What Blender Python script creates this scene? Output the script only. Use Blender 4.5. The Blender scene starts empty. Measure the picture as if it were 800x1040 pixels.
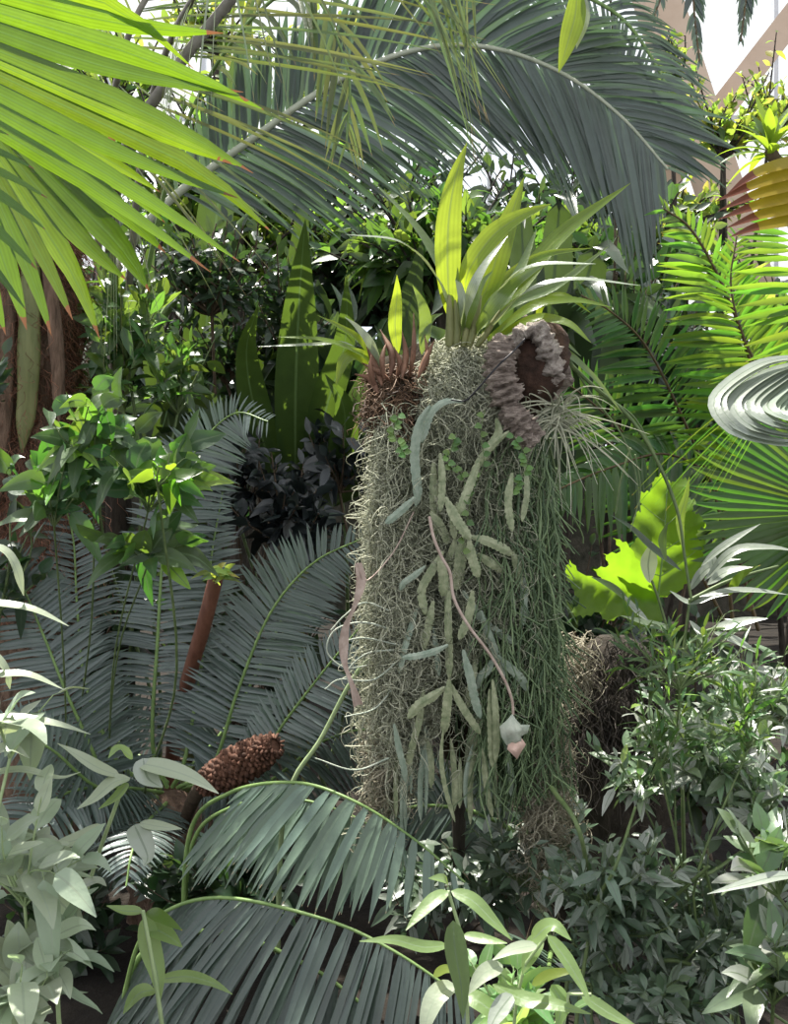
import bpy, math, random
import numpy as np
from mathutils import Vector, noise as mnoise
from mathutils.geometry import delaunay_2d_cdt

rnd = random.Random(7)
rng = np.random.default_rng(11)
S = bpy.context.scene
COL = S.collection

# ------------------------------------------------------------------ camera, world, sun, exposure
F = 950.0          # focal length in pixels of the 800x1040 frame
CAMZ = 1.6
cam_d = bpy.data.cameras.new('camera')
cam_d.sensor_fit = 'HORIZONTAL'
cam_d.sensor_width = 36.0
cam_d.lens = 36.0 * F / 800.0
cam = bpy.data.objects.new('camera', cam_d)
COL.objects.link(cam)
cam.location = (0, 0, CAMZ)
cam.rotation_euler = (math.radians(90), 0, 0)
S.camera = cam

world = bpy.data.worlds.new('glasshouse_sky')
S.world = world
world.use_nodes = True
wn = world.node_tree
wn.nodes.clear()
wb = wn.nodes.new('ShaderNodeBackground')
wo = wn.nodes.new('ShaderNodeOutputWorld')
wt = wn.nodes.new('ShaderNodeTexCoord')
wno = wn.nodes.new('ShaderNodeTexNoise')
wno.inputs['Scale'].default_value = 2.2
wr = wn.nodes.new('ShaderNodeValToRGB')
wr.color_ramp.elements[0].position = 0.38
wr.color_ramp.elements[0].color = (0.80, 0.87, 1.0, 1)
wr.color_ramp.elements[1].position = 0.62
wr.color_ramp.elements[1].color = (1.0, 0.99, 0.97, 1)
wn.links.new(wt.outputs['Generated'], wno.inputs['Vector'])
wn.links.new(wno.outputs['Fac'], wr.inputs['Fac'])
wn.links.new(wr.outputs['Color'], wb.inputs['Color'])
wb.inputs['Strength'].default_value = 1.0
wn.links.new(wb.outputs[0], wo.inputs[0])

sun_d = bpy.data.lights.new('sun', 'SUN')
sun_d.energy = 9.0
sun_d.angle = math.radians(0.7)
sun_d.color = (1.0, 0.96, 0.88)
sun = bpy.data.objects.new('sun', sun_d)
COL.objects.link(sun)
SUN_DIR = Vector((-0.22, 0.34, 1.0)).normalized()   # towards the sun: high, behind the plants
sun.rotation_euler = SUN_DIR.to_track_quat('Z', 'Y').to_euler()
sun.location = (0, 0, 12)

S.view_settings.view_transform = 'Standard'
S.view_settings.look = 'None'
S.view_settings.exposure = 0.5
S.view_settings.gamma = 1.0
S.view_settings.use_curve_mapping = False
S.cycles.max_bounces = 7
S.cycles.transparent_max_bounces = 12
S.cycles.diffuse_bounces = 3
S.cycles.glossy_bounces = 2
S.cycles.transmission_bounces = 4
S.cycles.sample_clamp_indirect = 4.0
S.cycles.use_denoising = True
S.cycles.caustics_reflective = False
S.cycles.caustics_refractive = False

# ------------------------------------------------------------------ helpers
def P(px, py, d):
    return np.array(((px - 400.0) / F * d, d, CAMZ - (py - 520.0) / F * d))

def PX(n, d):
    return n / F * d

def nrm(v):
    v = np.asarray(v, float)
    n = np.linalg.norm(v, axis=-1, keepdims=True)
    return v / np.maximum(n, 1e-9)

def spline(pts, n):
    """Catmull-Rom through pts, n samples roughly even in length."""
    p = np.array(pts, float)
    if len(p) == 2:
        t = np.linspace(0, 1, n)[:, None]
        return p[0] * (1 - t) + p[1] * t
    q = np.vstack([2 * p[0] - p[1], p, 2 * p[-1] - p[-2]])
    out = []
    k = 12
    for i in range(1, len(q) - 2):
        t = np.linspace(0, 1, k, endpoint=False)[:, None]
        a, b, c, d = q[i - 1], q[i], q[i + 1], q[i + 2]
        out.append(0.5 * ((2 * b) + (-a + c) * t + (2 * a - 5 * b + 4 * c - d) * t * t + (-a + 3 * b - 3 * c + d) * t ** 3))
    out.append(p[-1][None])
    f = np.vstack(out)
    s = np.concatenate([[0], np.cumsum(np.linalg.norm(np.diff(f[:, :3], axis=0), axis=1))])
    u = np.linspace(0, s[-1], n)
    return np.stack([np.interp(u, s, f[:, j]) for j in range(f.shape[1])], 1)

def pxl(pts):
    return [P(*q) for q in pts]

def profile(kind, t):
    if kind == 'lance':
        w = np.sin(np.pi * np.clip(t, 0, 1) ** 0.8) ** 0.9
    elif kind == 'ovate':
        w = np.sin(np.pi * np.clip(t, 0, 1) ** 0.62) ** 0.8
    elif kind == 'linear':
        w = np.minimum(np.minimum(1, 0.45 + t * 5), ((1 - t) * 2.4) ** 0.8)
    elif kind == 'strap':
        w = np.minimum(0.42 + 1.3 * t, 1) * np.clip((1 - t) * 1.9, 0, 1) ** 0.75
    elif kind == 'paddle':
        w = np.minimum(0.35 + 2.2 * t, 1) * np.clip((1 - t) * 6, 0, 1) ** 0.5
    else:
        w = 1 - t
    return w

class MB:
    def __init__(self):
        self.v = []; self.f4 = []; self.f3 = []; self.uv = []; self.n = 0
    def add(self, v, f, uv=None):
        v = np.asarray(v, float).reshape(-1, 3)
        f = np.asarray(f, int)
        if uv is None:
            uv = np.zeros((len(v), 2))
        self.v.append(v); self.uv.append(np.asarray(uv, float).reshape(-1, 2))
        (self.f4 if f.shape[1] == 4 else self.f3).append(f + self.n)
        self.n += len(v)
    # K leaf blades at once
    def blades(self, p0, d, nn, L, W, droop=0.2, kind='lance', seg=4, fold=0.15, wave=0.0):
        p0 = np.asarray(p0, float).reshape(-1, 3); K = len(p0)
        if K == 0: return
        d = nrm(np.broadcast_to(d, (K, 3))); nn = np.broadcast_to(nn, (K, 3))
        L = np.broadcast_to(np.asarray(L, float), (K,)); W = np.broadcast_to(np.asarray(W, float), (K,))
        dr = np.broadcast_to(np.asarray(droop, float), (K,))
        t = np.linspace(0, 1, seg + 1)
        G = np.array((0, 0, -1.0))
        path = p0[:, None] + L[:, None, None] * (t[None, :, None] * d[:, None] + (dr[:, None] * t[None] ** 2)[:, :, None] * G)
        # keep length
        tan = nrm(d[:, None] + (2 * dr[:, None] * t[None])[:, :, None] * G)
        scale = 1.0 / np.sqrt(1 + dr ** 2 * 0.9)
        path = p0[:, None] + (path - p0[:, None]) * scale[:, None, None]
        side = nrm(np.cross(d, nn))
        side = np.repeat(side[:, None], seg + 1, 1)
        up = nrm(np.cross(side, tan))
        w = profile(kind, t)[None] * W[:, None] * 0.5
        w = np.maximum(w, W[:, None] * 0.02)
        if wave:
            ph = rng.uniform(0, 6.28, (K, 1))
            off = np.sin(ph + t[None] * 9) * wave * W[:, None]
            path = path + up * off[:, :, None]
        a = path + side * w[:, :, None] + up * (fold * w)[:, :, None]
        b = path
        c = path - side * w[:, :, None] + up * (fold * w)[:, :, None]
        V = np.stack([a, b, c], 2)            # K,seg+1,3,3
        U = np.zeros((K, seg + 1, 3, 2)); U[..., 0] = t[None, :, None]; U[:, :, :, 1] = np.array([0, .5, 1])
        i = np.arange(seg)[:, None] * 3 + np.arange(2)[None]
        q = np.stack([i, i + 1, i + 4, i + 3], -1).reshape(-1, 4)
        base = (np.arange(K) * (seg + 1) * 3)[:, None, None]
        self.add(V.reshape(-1, 3), (q[None] + base).reshape(-1, 4), U.reshape(-1, 2))
    # one strip along a given path
    def ribbon(self, path, w, facing=(0, -1, 0.3), fold=0.2, thick=0.0, crenate=0.0):
        path = np.asarray(path, float); n = len(path)
        tan = nrm(np.gradient(path, axis=0))
        fc = np.broadcast_to(np.asarray(facing, float), (n, 3))
        side = nrm(np.cross(tan, fc)); up = nrm(np.cross(side, tan))
        w = np.asarray(w, float) * 0.5
        t = np.linspace(0, 1, n)
        if crenate:
            w = w * (1 + crenate * np.abs(np.sin(np.arange(n) * 1.1)))
        if thick:
            pts = [path + side * w[:, None], path + up * thick, path - side * w[:, None], path - up * thick]
            V = np.stack(pts, 1).reshape(-1, 3)
            f = []
            for i in range(n - 1):
                for j in range(4):
                    k = (j + 1) % 4
                    f.append((i * 4 + j, i * 4 + k, i * 4 + 4 + k, i * 4 + 4 + j))
            f += [(0, 3, 2, 1), (n * 4 - 4, n * 4 - 3, n * 4 - 2, n * 4 - 1)]
            U = np.zeros((n, 4, 2)); U[..., 0] = t[:, None]; U[:, :, 1] = np.array([0, .5, 1, .5])
            self.add(V, f, U)
            return
        V = np.stack([path + side * w[:, None] + up * (fold * w)[:, None], path, path - side * w[:, None] + up * (fold * w)[:, None]], 1)
        i = np.arange(n - 1)[:, None] * 3 + np.arange(2)[None]
        q = np.stack([i, i + 1, i + 4, i + 3], -1).reshape(-1, 4)
        U = np.zeros((n, 3, 2)); U[..., 0] = t[:, None]; U[:, :, 1] = np.array([0, .5, 1])
        self.add(V.reshape(-1, 3), q, U.reshape(-1, 2))
    # K tubes at once: paths (K,M,3)
    def tubes(self, paths, r0, r1=None, sides=4):
        paths = np.asarray(paths, float)
        if paths.ndim == 2: paths = paths[None]
        K, M, _ = paths.shape
        r1 = r0 if r1 is None else r1
        r0 = np.broadcast_to(np.asarray(r0, float), (K,)); r1 = np.broadcast_to(np.asarray(r1, float), (K,))
        t = np.linspace(0, 1, M)
        r = r0[:, None] * (1 - t) + r1[:, None] * t
        tan = nrm(np.gradient(paths, axis=1))
        ref = np.zeros_like(tan); ref[...] = (0.31, -0.9, 0.29)
        x = nrm(np.cross(tan, ref)); y = np.cross(tan, x)
        a = np.arange(sides) * 2 * np.pi / sides
        V = paths[:, :, None] + r[:, :, None, None] * (x[:, :, None] * np.cos(a)[None, None, :, None] + y[:, :, None] * np.sin(a)[None, None, :, None])
        i = np.arange(M - 1)[:, None]; j = np.arange(sides)[None]; k = (j + 1) % sides
        q = np.stack([i * sides + j, i * sides + k, (i + 1) * sides + k, (i + 1) * sides + j], -1).reshape(-1, 4)
        base = (np.arange(K) * M * sides)[:, None, None]
        U = np.zeros((K, M, sides, 2)); U[..., 0] = t[None, :, None]; U[..., 1] = (np.arange(sides) / sides)
        self.add(V.reshape(-1, 3), (q[None] + base).reshape(-1, 4), U.reshape(-1, 2))
        if sides >= 4:
            # rounded end caps for visible tubes
            for kk in range(K if K < 60 else 0):
                for e in (0, M - 1):
                    c = paths[kk, e]
                    ring = V[kk, e]
                    tip = c + tan[kk, e] * (r[kk, e] * 0.6) * (1 if e else -1)
                    vv = np.vstack([ring, tip[None]])
                    ff = [(m, (m + 1) % sides, sides) for m in range(sides)]
                    self.add(vv, ff, np.full((len(vv), 2), (e > 0) * 1.0))
    def build(self, name, mat, parent=None, loc=(0, 0, 0), smooth=True):
        v = np.vstack(self.v) - np.asarray(loc, float)
        uv = np.vstack(self.uv)
        f4 = np.vstack(self.f4) if self.f4 else np.zeros((0, 4), int)
        f3 = np.vstack(self.f3) if self.f3 else np.zeros((0, 3), int)
        me = bpy.data.meshes.new(name)
        me.vertices.add(len(v)); me.vertices.foreach_set('co', v.astype(np.float32).ravel())
        nl = f4.size + f3.size
        me.loops.add(nl)
        idx = np.concatenate([f4.ravel(), f3.ravel()]).astype(np.int32)
        me.loops.foreach_set('vertex_index', idx)
        me.polygons.add(len(f4) + len(f3))
        tot = np.concatenate([np.full(len(f4), 4), np.full(len(f3), 3)])
        st = np.concatenate([[0], np.cumsum(tot)[:-1]]).astype(np.int32)
        me.polygons.foreach_set('loop_start', st)
        lay = me.uv_layers.new(name='uv')
        lay.data.foreach_set('uv', uv[idx].astype(np.float32).ravel())
        me.update(calc_edges=True)
        me.validate()
        me.polygons.foreach_set('use_smooth', np.full(len(me.polygons), smooth))
        if isinstance(mat, (list, tuple)):
            for m in mat: me.materials.append(m)
        else:
            me.materials.append(mat)
        o = bpy.data.objects.new(name, me)
        COL.objects.link(o)
        if parent is not None:
            o.parent = parent
        else:
            o.location = loc
        return o

def tag(o, label, cat, group=None, kind=None):
    o['label'] = label; o['category'] = cat
    if group: o['group'] = group
    if kind: o['kind'] = kind
    return o

class Thing:
    """An Empty at the thing's base; parts are built in world space and stored relative to it."""
    def __init__(self, name, label, cat, loc, group=None, kind=None):
        self.o = bpy.data.objects.new(name, None)
        COL.objects.link(self.o)
        self.loc = np.asarray(loc, float)
        self.o.location = tuple(self.loc)
        tag(self.o, label, cat, group, kind)
    def part(self, name, mb, mat, parent=None, label=None, kind=None):
        o = mb.build(name, mat, parent or self.o, self.loc)
        if label: o['label'] = label
        if kind: o['kind'] = kind
        return o

def ground(p):
    return (p[0], p[1], 0.0)

# ------------------------------------------------------------------ materials
def new_mat(name):
    m = bpy.data.materials.new(name); m.use_nodes = True
    nt = m.node_tree; nt.nodes.clear()
    return m, nt, nt.nodes.new('ShaderNodeOutputMaterial')

def leaf_mat(name, base, trans=None, tf=0.4, rough=0.4, spec=0.5, rib=None, tip=None, tip_at=0.93, var=0.35, hue=0.03, mottle=0.25, ribw=0.045, stripes=0.0, tint2=None):
    """leaf blade: glossy skin + translucent body; each leaf has its own shade of green; midrib, tip and pleats follow the blade"""
    m, nt, out = new_mat(name)
    N = nt.nodes.new; L = nt.links.new
    if trans is None:
        trans = (min(1, base[0] * 2.6 + .03), min(1, base[1] * 2.6 + .04), base[2] * 0.8)
    geo = N('ShaderNodeNewGeometry')
    uv = N('ShaderNodeUVMap'); uv.uv_map = 'uv'
    sep = N('ShaderNodeSeparateXYZ'); L(uv.outputs[0], sep.inputs[0])
    tc = N('ShaderNodeTexCoord')
    noi = N('ShaderNodeTexNoise'); noi.inputs['Scale'].default_value = 14; noi.inputs['Detail'].default_value = 3
    L(tc.outputs['Object'], noi.inputs['Vector'])
    def val(op, a, b, c=None):
        n = N('ShaderNodeMath'); n.operation = op
        for i, x in enumerate((a, b, c)):
            if x is None: continue
            if isinstance(x, (int, float)): n.inputs[i].default_value = x
            else: L(x, n.inputs[i])
        return n.outputs[0]
    def mix(fac, a, b):
        n = N('ShaderNodeMix'); n.data_type = 'RGBA'
        if isinstance(fac, (int, float)): n.inputs[0].default_value = fac
        else: L(fac, n.inputs[0])
        for i, x in ((6, a), (7, b)):
            if isinstance(x, tuple): n.inputs[i].default_value = (*x[:3], 1)
            else: L(x, n.inputs[i])
        return n.outputs[2]
    v = val('MULTIPLY_ADD', geo.outputs['Random Per Island'], var * 2, 1 - var)
    v = val('MULTIPLY', v, val('MULTIPLY_ADD', noi.outputs['Fac'], mottle * 2, 1 - mottle))
    if stripes:
        s = val('SINE', val('MULTIPLY', sep.outputs['Y'], 38.0), 0)
        v = val('MULTIPLY', v, val('MULTIPLY_ADD', s, stripes, 1.0))
    h = val('MULTIPLY_ADD', val('FRACT', val('MULTIPLY', geo.outputs['Random Per Island'], 17.3), 0), hue * 2, 0.5 - hue)
    def shade(c, gain=1.0):
        hs = N('ShaderNodeHueSaturation')
        if isinstance(c, tuple): hs.inputs['Color'].default_value = (*c, 1)
        else: L(c, hs.inputs['Color'])
        L(v, hs.inputs['Value']); L(h, hs.inputs['Hue'])
        return hs.outputs[0]
    cb = base; ct = trans
    if tint2:
        f = val('GREATER_THAN', val('FRACT', val('MULTIPLY', geo.outputs['Random Per Island'], 7.7), 0), tint2[1])
        cb = mix(f, base, tint2[0]); ct = mix(f, trans, tuple(min(1, c * 1.8) for c in tint2[0]))
    cb = shade(cb); ct = shade(ct)
    if rib:
        d = val('ABSOLUTE', val('SUBTRACT', sep.outputs['Y'], 0.5), 0)
        f = val('LESS_THAN', d, ribw)
        f = val('MULTIPLY', f, 0.75)
        cb = mix(f, cb, rib); ct = mix(f, ct, tuple(c * 0.7 for c in rib))
    if tip:
        wob = val('MULTIPLY_ADD', noi.outputs['Fac'], 0.16, tip_at - 0.08)
        f = val('GREATER_THAN', sep.outputs['X'], wob)
        cb = mix(f, cb, tip); ct = mix(f, ct, tip)
    pr = N('ShaderNodeBsdfPrincipled')
    L(cb, pr.inputs['Base Color'])
    pr.inputs['Roughness'].default_value = rough
    pr.inputs['Specular IOR Level'].default_value = spec
    bp = N('ShaderNodeBump'); bp.inputs['Strength'].default_value = 0.25; bp.inputs['Distance'].default_value = 0.004
    nb = N('ShaderNodeTexNoise'); nb.inputs['Scale'].default_value = 90
    L(tc.outputs['Object'], nb.inputs['Vector']); L(nb.outputs['Fac'], bp.inputs['Height']); L(bp.outputs[0], pr.inputs['Normal'])
    tr = N('ShaderNodeBsdfTranslucent'); L(ct, tr.inputs['Color'])
    mx = N('ShaderNodeMixShader'); mx.inputs[0].default_value = tf
    L(pr.outputs[0], mx.inputs[1]); L(tr.outputs[0], mx.inputs[2]); L(mx.outputs[0], out.inputs[0])
    return m

def solid_mat(name, c1, c2, scale=8.0, rough=0.8, bump=0.6, stretch=(1, 1, 1), spec=0.3, dist=0.02, island=0.0, metal=0.0, detail=8):
    m, nt, out = new_mat(name)
    N = nt.nodes.new; L = nt.links.new
    tc = N('ShaderNodeTexCoord'); mp = N('ShaderNodeMapping'); mp.inputs['Scale'].default_value = stretch
    L(tc.outputs['Object'], mp.inputs[0])
    no = N('ShaderNodeTexNoise'); no.inputs['Scale'].default_value = scale; no.inputs['Detail'].default_value = detail
    no.inputs['Roughness'].default_value = 0.65
    L(mp.outputs[0], no.inputs['Vector'])
    rp = N('ShaderNodeValToRGB'); rp.color_ramp.elements[0].position = 0.32; rp.color_ramp.elements[1].position = 0.68
    rp.color_ramp.elements[0].color = (*c1, 1); rp.color_ramp.elements[1].color = (*c2, 1)
    L(no.outputs['Fac'], rp.inputs[0])
    pr = N('ShaderNodeBsdfPrincipled'); pr.inputs['Roughness'].default_value = rough
    pr.inputs['Specular IOR Level'].default_value = spec; pr.inputs['Metallic'].default_value = metal
    if island:
        geo = N('ShaderNodeNewGeometry'); hs = N('ShaderNodeHueSaturation')
        mm = N('ShaderNodeMath'); mm.operation = 'MULTIPLY_ADD'; mm.inputs[1].default_value = 2 * island; mm.inputs[2].default_value = 1 - island
        L(geo.outputs['Random Per Island'], mm.inputs[0]); L(mm.outputs[0], hs.inputs['Value']); L(rp.outputs[0], hs.inputs['Color'])
        L(hs.outputs[0], pr.inputs['Base Color'])
    else:
        L(rp.outputs[0], pr.inputs['Base Color'])
    bp = N('ShaderNodeBump'); bp.inputs['Strength'].default_value = bump; bp.inputs['Distance'].default_value = dist
    L(no.outputs['Fac'], bp.inputs['Height']); L(bp.outputs[0], pr.inputs['Normal'])
    L(pr.outputs[0], out.inputs[0])
    return m

def strand_mat(name, c1, c2, tf=0.3, rough=0.7):
    m, nt, out = new_mat(name)
    N = nt.nodes.new; L = nt.links.new
    geo = N('ShaderNodeNewGeometry')
    rp = N('ShaderNodeValToRGB'); rp.color_ramp.elements[0].color = (*c1, 1); rp.color_ramp.elements[1].color = (*c2, 1)
    L(geo.outputs['Random Per Island'], rp.inputs[0])
    pr = N('ShaderNodeBsdfPrincipled'); pr.inputs['Roughness'].default_value = rough; L(rp.outputs[0], pr.inputs['Base Color'])
    tr = N('ShaderNodeBsdfTranslucent'); L(rp.outputs[0], tr.inputs['Color'])
    mx = N('ShaderNodeMixShader'); mx.inputs[0].default_value = tf
    L(pr.outputs[0], mx.inputs[1]); L(tr.outputs[0], mx.inputs[2]); L(mx.outputs[0], out.inputs[0])
    return m

M = {}
M['fan'] = leaf_mat('fan_palm_leaf', (0.055, 0.13, 0.02), (0.19, 0.31, 0.010), tf=0.52, rough=0.26, spec=0.7, tip=(0.24, 0.10, 0.04), tip_at=0.98, var=0.3, hue=0.01, rib=(0.16, 0.30, 0.05), ribw=0.03, stripes=0.10)
M['cycad'] = leaf_mat('cycad_leaf', (0.095, 0.128, 0.115), (0.10, 0.18, 0.09), tf=0.18, rough=0.32, spec=0.8, var=0.2, hue=0.01)
M['palm_dark'] = leaf_mat('blue_green_palm_leaf', (0.062, 0.090, 0.075), (0.10, 0.18, 0.07), tf=0.25, rough=0.33, spec=0.8, var=0.3, hue=0.015)
M['palm_thin'] = leaf_mat('thin_palm_leaflet', (0.10, 0.14, 0.06), (0.24, 0.30, 0.05), tf=0.35, rough=0.35, spec=0.6, var=0.3, tip=(0.30, 0.22, 0.08), tip_at=0.95)
M['palm_low'] = leaf_mat('low_palm_leaf', (0.12, 0.18, 0.13), (0.16, 0.30, 0.12), tf=0.25, rough=0.32, spec=0.7, var=0.2, tip=(0.30, 0.26, 0.16), tip_at=0.98)
M['fern'] = leaf_mat('bright_frond_leaf', (0.06, 0.14, 0.025), (0.27, 0.50, 0.03), tf=0.52, rough=0.35, spec=0.5, var=0.2, tip=(0.45, 0.35, 0.05), tip_at=0.99)
M['fern_mid'] = leaf_mat('mid_green_frond_leaf', (0.045, 0.11, 0.025), (0.16, 0.34, 0.03), tf=0.4, rough=0.32, spec=0.6, var=0.25)
M['yellow_tipped'] = leaf_mat('yellow_leaf_with_rust_tip', (0.34, 0.30, 0.03), (0.60, 0.52, 0.03), tf=0.55, rough=0.4, tip=(0.22, 0.07, 0.04), tip_at=0.72, var=0.2)
M['fern_yellow'] = leaf_mat('yellowing_frond_leaf', (0.28, 0.24, 0.03), (0.62, 0.55, 0.04), tf=0.6, rough=0.4, var=0.2, tint2=((0.25, 0.07, 0.03), 0.75))
M['orchid'] = leaf_mat('bright_strap_leaf', (0.11, 0.20, 0.03), (0.42, 0.56, 0.03), tf=0.58, rough=0.3, spec=0.6, var=0.15, stripes=0.07, hue=0.01, rib=(0.3, 0.4, 0.08), ribw=0.04)
M['orchid_dark'] = leaf_mat('shade_tinted_strap_leaf', (0.07, 0.14, 0.04), (0.25, 0.42, 0.05), tf=0.35, rough=0.28, spec=0.8, var=0.2, stripes=0.07)  # darker copy of the orchid leaf, shade put into its colour
M['orchid_grey'] = leaf_mat('painted_gloss_strap_leaf', (0.22, 0.27, 0.20), (0.3, 0.4, 0.15), tf=0.25, rough=0.25, spec=0.9, var=0.2, stripes=0.08)  # same leaf again, its grey-white sheen painted as base colour
M['vine'] = leaf_mat('vine_leaf', (0.055, 0.105, 0.045), (0.15, 0.31, 0.03), tf=0.36, rough=0.40, spec=0.6, rib=(0.14, 0.22, 0.09), var=0.3, tint2=((0.16, 0.30, 0.03), 0.86))
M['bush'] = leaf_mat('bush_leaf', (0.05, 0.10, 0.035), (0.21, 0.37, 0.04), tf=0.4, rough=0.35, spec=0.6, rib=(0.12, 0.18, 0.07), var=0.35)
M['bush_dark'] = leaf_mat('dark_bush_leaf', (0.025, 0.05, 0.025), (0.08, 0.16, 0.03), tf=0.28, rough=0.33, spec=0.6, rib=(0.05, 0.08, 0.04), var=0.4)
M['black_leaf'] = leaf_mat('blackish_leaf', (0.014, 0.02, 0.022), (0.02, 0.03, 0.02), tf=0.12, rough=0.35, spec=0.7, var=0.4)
M['broad'] = leaf_mat('broad_leaf', (0.03, 0.075, 0.02), (0.09, 0.19, 0.02), tf=0.36, rough=0.32, spec=0.6, rib=(0.15, 0.24, 0.08), var=0.35, ribw=0.03)
M['lime'] = leaf_mat('lime_canopy_leaf', (0.12, 0.19, 0.04), (0.38, 0.52, 0.06), tf=0.55, rough=0.4, var=0.35, tint2=((0.30, 0.30, 0.05), 0.8))
M['canopy'] = leaf_mat('canopy_leaf', (0.06, 0.11, 0.03), (0.32, 0.50, 0.06), tf=0.5, rough=0.4, var=0.4)
M['pale'] = leaf_mat('pale_sage_leaf', (0.30, 0.36, 0.26), (0.38, 0.50, 0.22), tf=0.3, rough=0.36, spec=0.7, rib=(0.30, 0.36, 0.25), var=0.25, mottle=0.15)
M['pale_lime'] = leaf_mat('pale_lime_leaf', (0.15, 0.26, 0.10), (0.45, 0.70, 0.15), tf=0.45, rough=0.4, spec=0.6, rib=(0.28, 0.38, 0.2), var=0.3, mottle=0.2)
M['lance'] = leaf_mat('lance_shrub_leaf', (0.14, 0.20, 0.12), (0.25, 0.42, 0.10), tf=0.33, rough=0.33, spec=0.85, rib=(0.18, 0.24, 0.14), var=0.4, tint2=((0.34, 0.36, 0.32), 0.72))  # pale second tint paints highlights onto some of the leaves
M['lance_dark'] = leaf_mat('shade_tinted_lance_leaf', (0.10, 0.145, 0.095), (0.16, 0.28, 0.09), tf=0.28, rough=0.34, spec=0.8, rib=(0.13, 0.17, 0.12), var=0.4, tint2=((0.26, 0.29, 0.25), 0.82))  # darker copy of the lance leaf: shade and highlights in the colour
M['silver'] = leaf_mat('silver_grey_leaf', (0.24, 0.28, 0.23), (0.3, 0.4, 0.2), tf=0.2, rough=0.33, spec=0.8, rib=(0.12, 0.16, 0.1), var=0.25)
M['lobed'] = leaf_mat('lobed_leaf', (0.12, 0.22, 0.02), (0.27, 0.47, 0.02), tf=0.6, rough=0.35, var=0.05, mottle=0.3, hue=0.0)
M['rachis'] = solid_mat('frond_midrib', (0.12, 0.20, 0.06), (0.20, 0.30, 0.10), 20, 0.4, 0.1, dist=0.002)
M['rachis_pale'] = solid_mat('pale_palm_midrib', (0.30, 0.33, 0.25), (0.42, 0.44, 0.34), 12, 0.4, 0.1, dist=0.002)
M['rachis_grey'] = solid_mat('grey_palm_stalk', (0.13, 0.12, 0.10), (0.24, 0.22, 0.19), 14, 0.6, 0.2, dist=0.003)
M['rachis_brown'] = solid_mat('brown_midrib', (0.06, 0.04, 0.02), (0.13, 0.09, 0.04), 20, 0.5, 0.1, dist=0.002)
M['stem'] = solid_mat('green_stem', (0.07, 0.11, 0.04), (0.15, 0.20, 0.08), 25, 0.5, 0.2, dist=0.002)
M['twig'] = solid_mat('brown_twig', (0.05, 0.035, 0.022), (0.14, 0.10, 0.07), 25, 0.8, 0.5, dist=0.003)
M['pale_stem'] = solid_mat('pale_green_stem', (0.22, 0.30, 0.14), (0.34, 0.42, 0.22), 25, 0.5, 0.2, dist=0.002)
M['trunk'] = solid_mat('fibrous_palm_trunk', (0.07, 0.045, 0.03), (0.26, 0.17, 0.12), 10, 0.95, 1.0, (4, 4, 0.7), dist=0.03)
M['bark'] = solid_mat('dark_tree_bark', (0.022, 0.019, 0.015), (0.08, 0.066, 0.052), 9, 0.95, 1.0, (3, 3, 0.6), dist=0.03)
M['fibre'] = strand_mat('red_brown_fibre', (0.10, 0.035, 0.02), (0.42, 0.20, 0.12), 0.35)
M['leafbase'] = solid_mat('green_leaf_base', (0.10, 0.12, 0.04), (0.22, 0.22, 0.09), 6, 0.5, 0.3, (3, 3, 0.5), dist=0.01)
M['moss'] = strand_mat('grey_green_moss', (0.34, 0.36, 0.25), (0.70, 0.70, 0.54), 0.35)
M['moss_dark'] = strand_mat('shade_tinted_moss', (0.20, 0.22, 0.14), (0.52, 0.53, 0.39), 0.3)  # dimmer copy of the moss, shade put into the strand colour
M['straw'] = strand_mat('straw_moss', (0.30, 0.27, 0.19), (0.58, 0.53, 0.40), 0.35)
M['roots'] = strand_mat('brown_roots', (0.05, 0.03, 0.02), (0.28, 0.17, 0.10), 0.1)
M['dark_roots'] = strand_mat('dark_roots', (0.03, 0.025, 0.02), (0.13, 0.105, 0.085), 0.1)
M['rhip'] = strand_mat('green_string_stems', (0.07, 0.12, 0.06), (0.24, 0.33, 0.16), 0.25, 0.45)
M['cactus'] = solid_mat('flat_cactus_stem', (0.13, 0.17, 0.08), (0.36, 0.38, 0.24), 45, 0.5, 0.4, dist=0.004, island=0.3, spec=0.5)
M['cactus_pale'] = solid_mat('pale_cactus_stem', (0.16, 0.22, 0.16), (0.32, 0.37, 0.29), 45, 0.45, 0.3, dist=0.004, island=0.2, spec=0.5)
M['core'] = solid_mat('dark_root_core', (0.018, 0.014, 0.009), (0.085, 0.065, 0.04), 18, 1.0, 1.0, dist=0.03)
M['cork'] = solid_mat('cork_bark', (0.12, 0.09, 0.07), (0.58, 0.48, 0.41), 16, 0.95, 1.0, (1, 1, 4), dist=0.05)
M['cork_shade'] = solid_mat('painted_hollow_shade', (0.018, 0.012, 0.009), (0.09, 0.05, 0.035), 20, 1.0, 1.0, dist=0.02)  # near-black colour stands in for the shade inside the bark
M['cork_edge'] = solid_mat('light_tinted_cork_edge', (0.20, 0.16, 0.13), (0.60, 0.53, 0.47), 30, 0.95, 1.0, dist=0.04)  # brightness of the lit rim painted into the cork colour
M['sheath'] = solid_mat('dry_brown_sheath', (0.09, 0.045, 0.03), (0.26, 0.14, 0.09), 30, 0.7, 0.4, (1, 1, .3), dist=0.004, island=0.3)
M['pinkroot'] = solid_mat('pink_beige_root', (0.30, 0.22, 0.18), (0.50, 0.40, 0.34), 40, 0.6, 0.3, dist=0.002)
M['dryleaf'] = solid_mat('dry_grey_leaf', (0.30, 0.36, 0.28), (0.48, 0.50, 0.42), 25, 0.7, 0.5, dist=0.004)
M['dryleaf_pink'] = solid_mat('dry_pink_leaf_tip', (0.50, 0.33, 0.27), (0.66, 0.48, 0.40), 25, 0.7, 0.5, dist=0.004)
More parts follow.
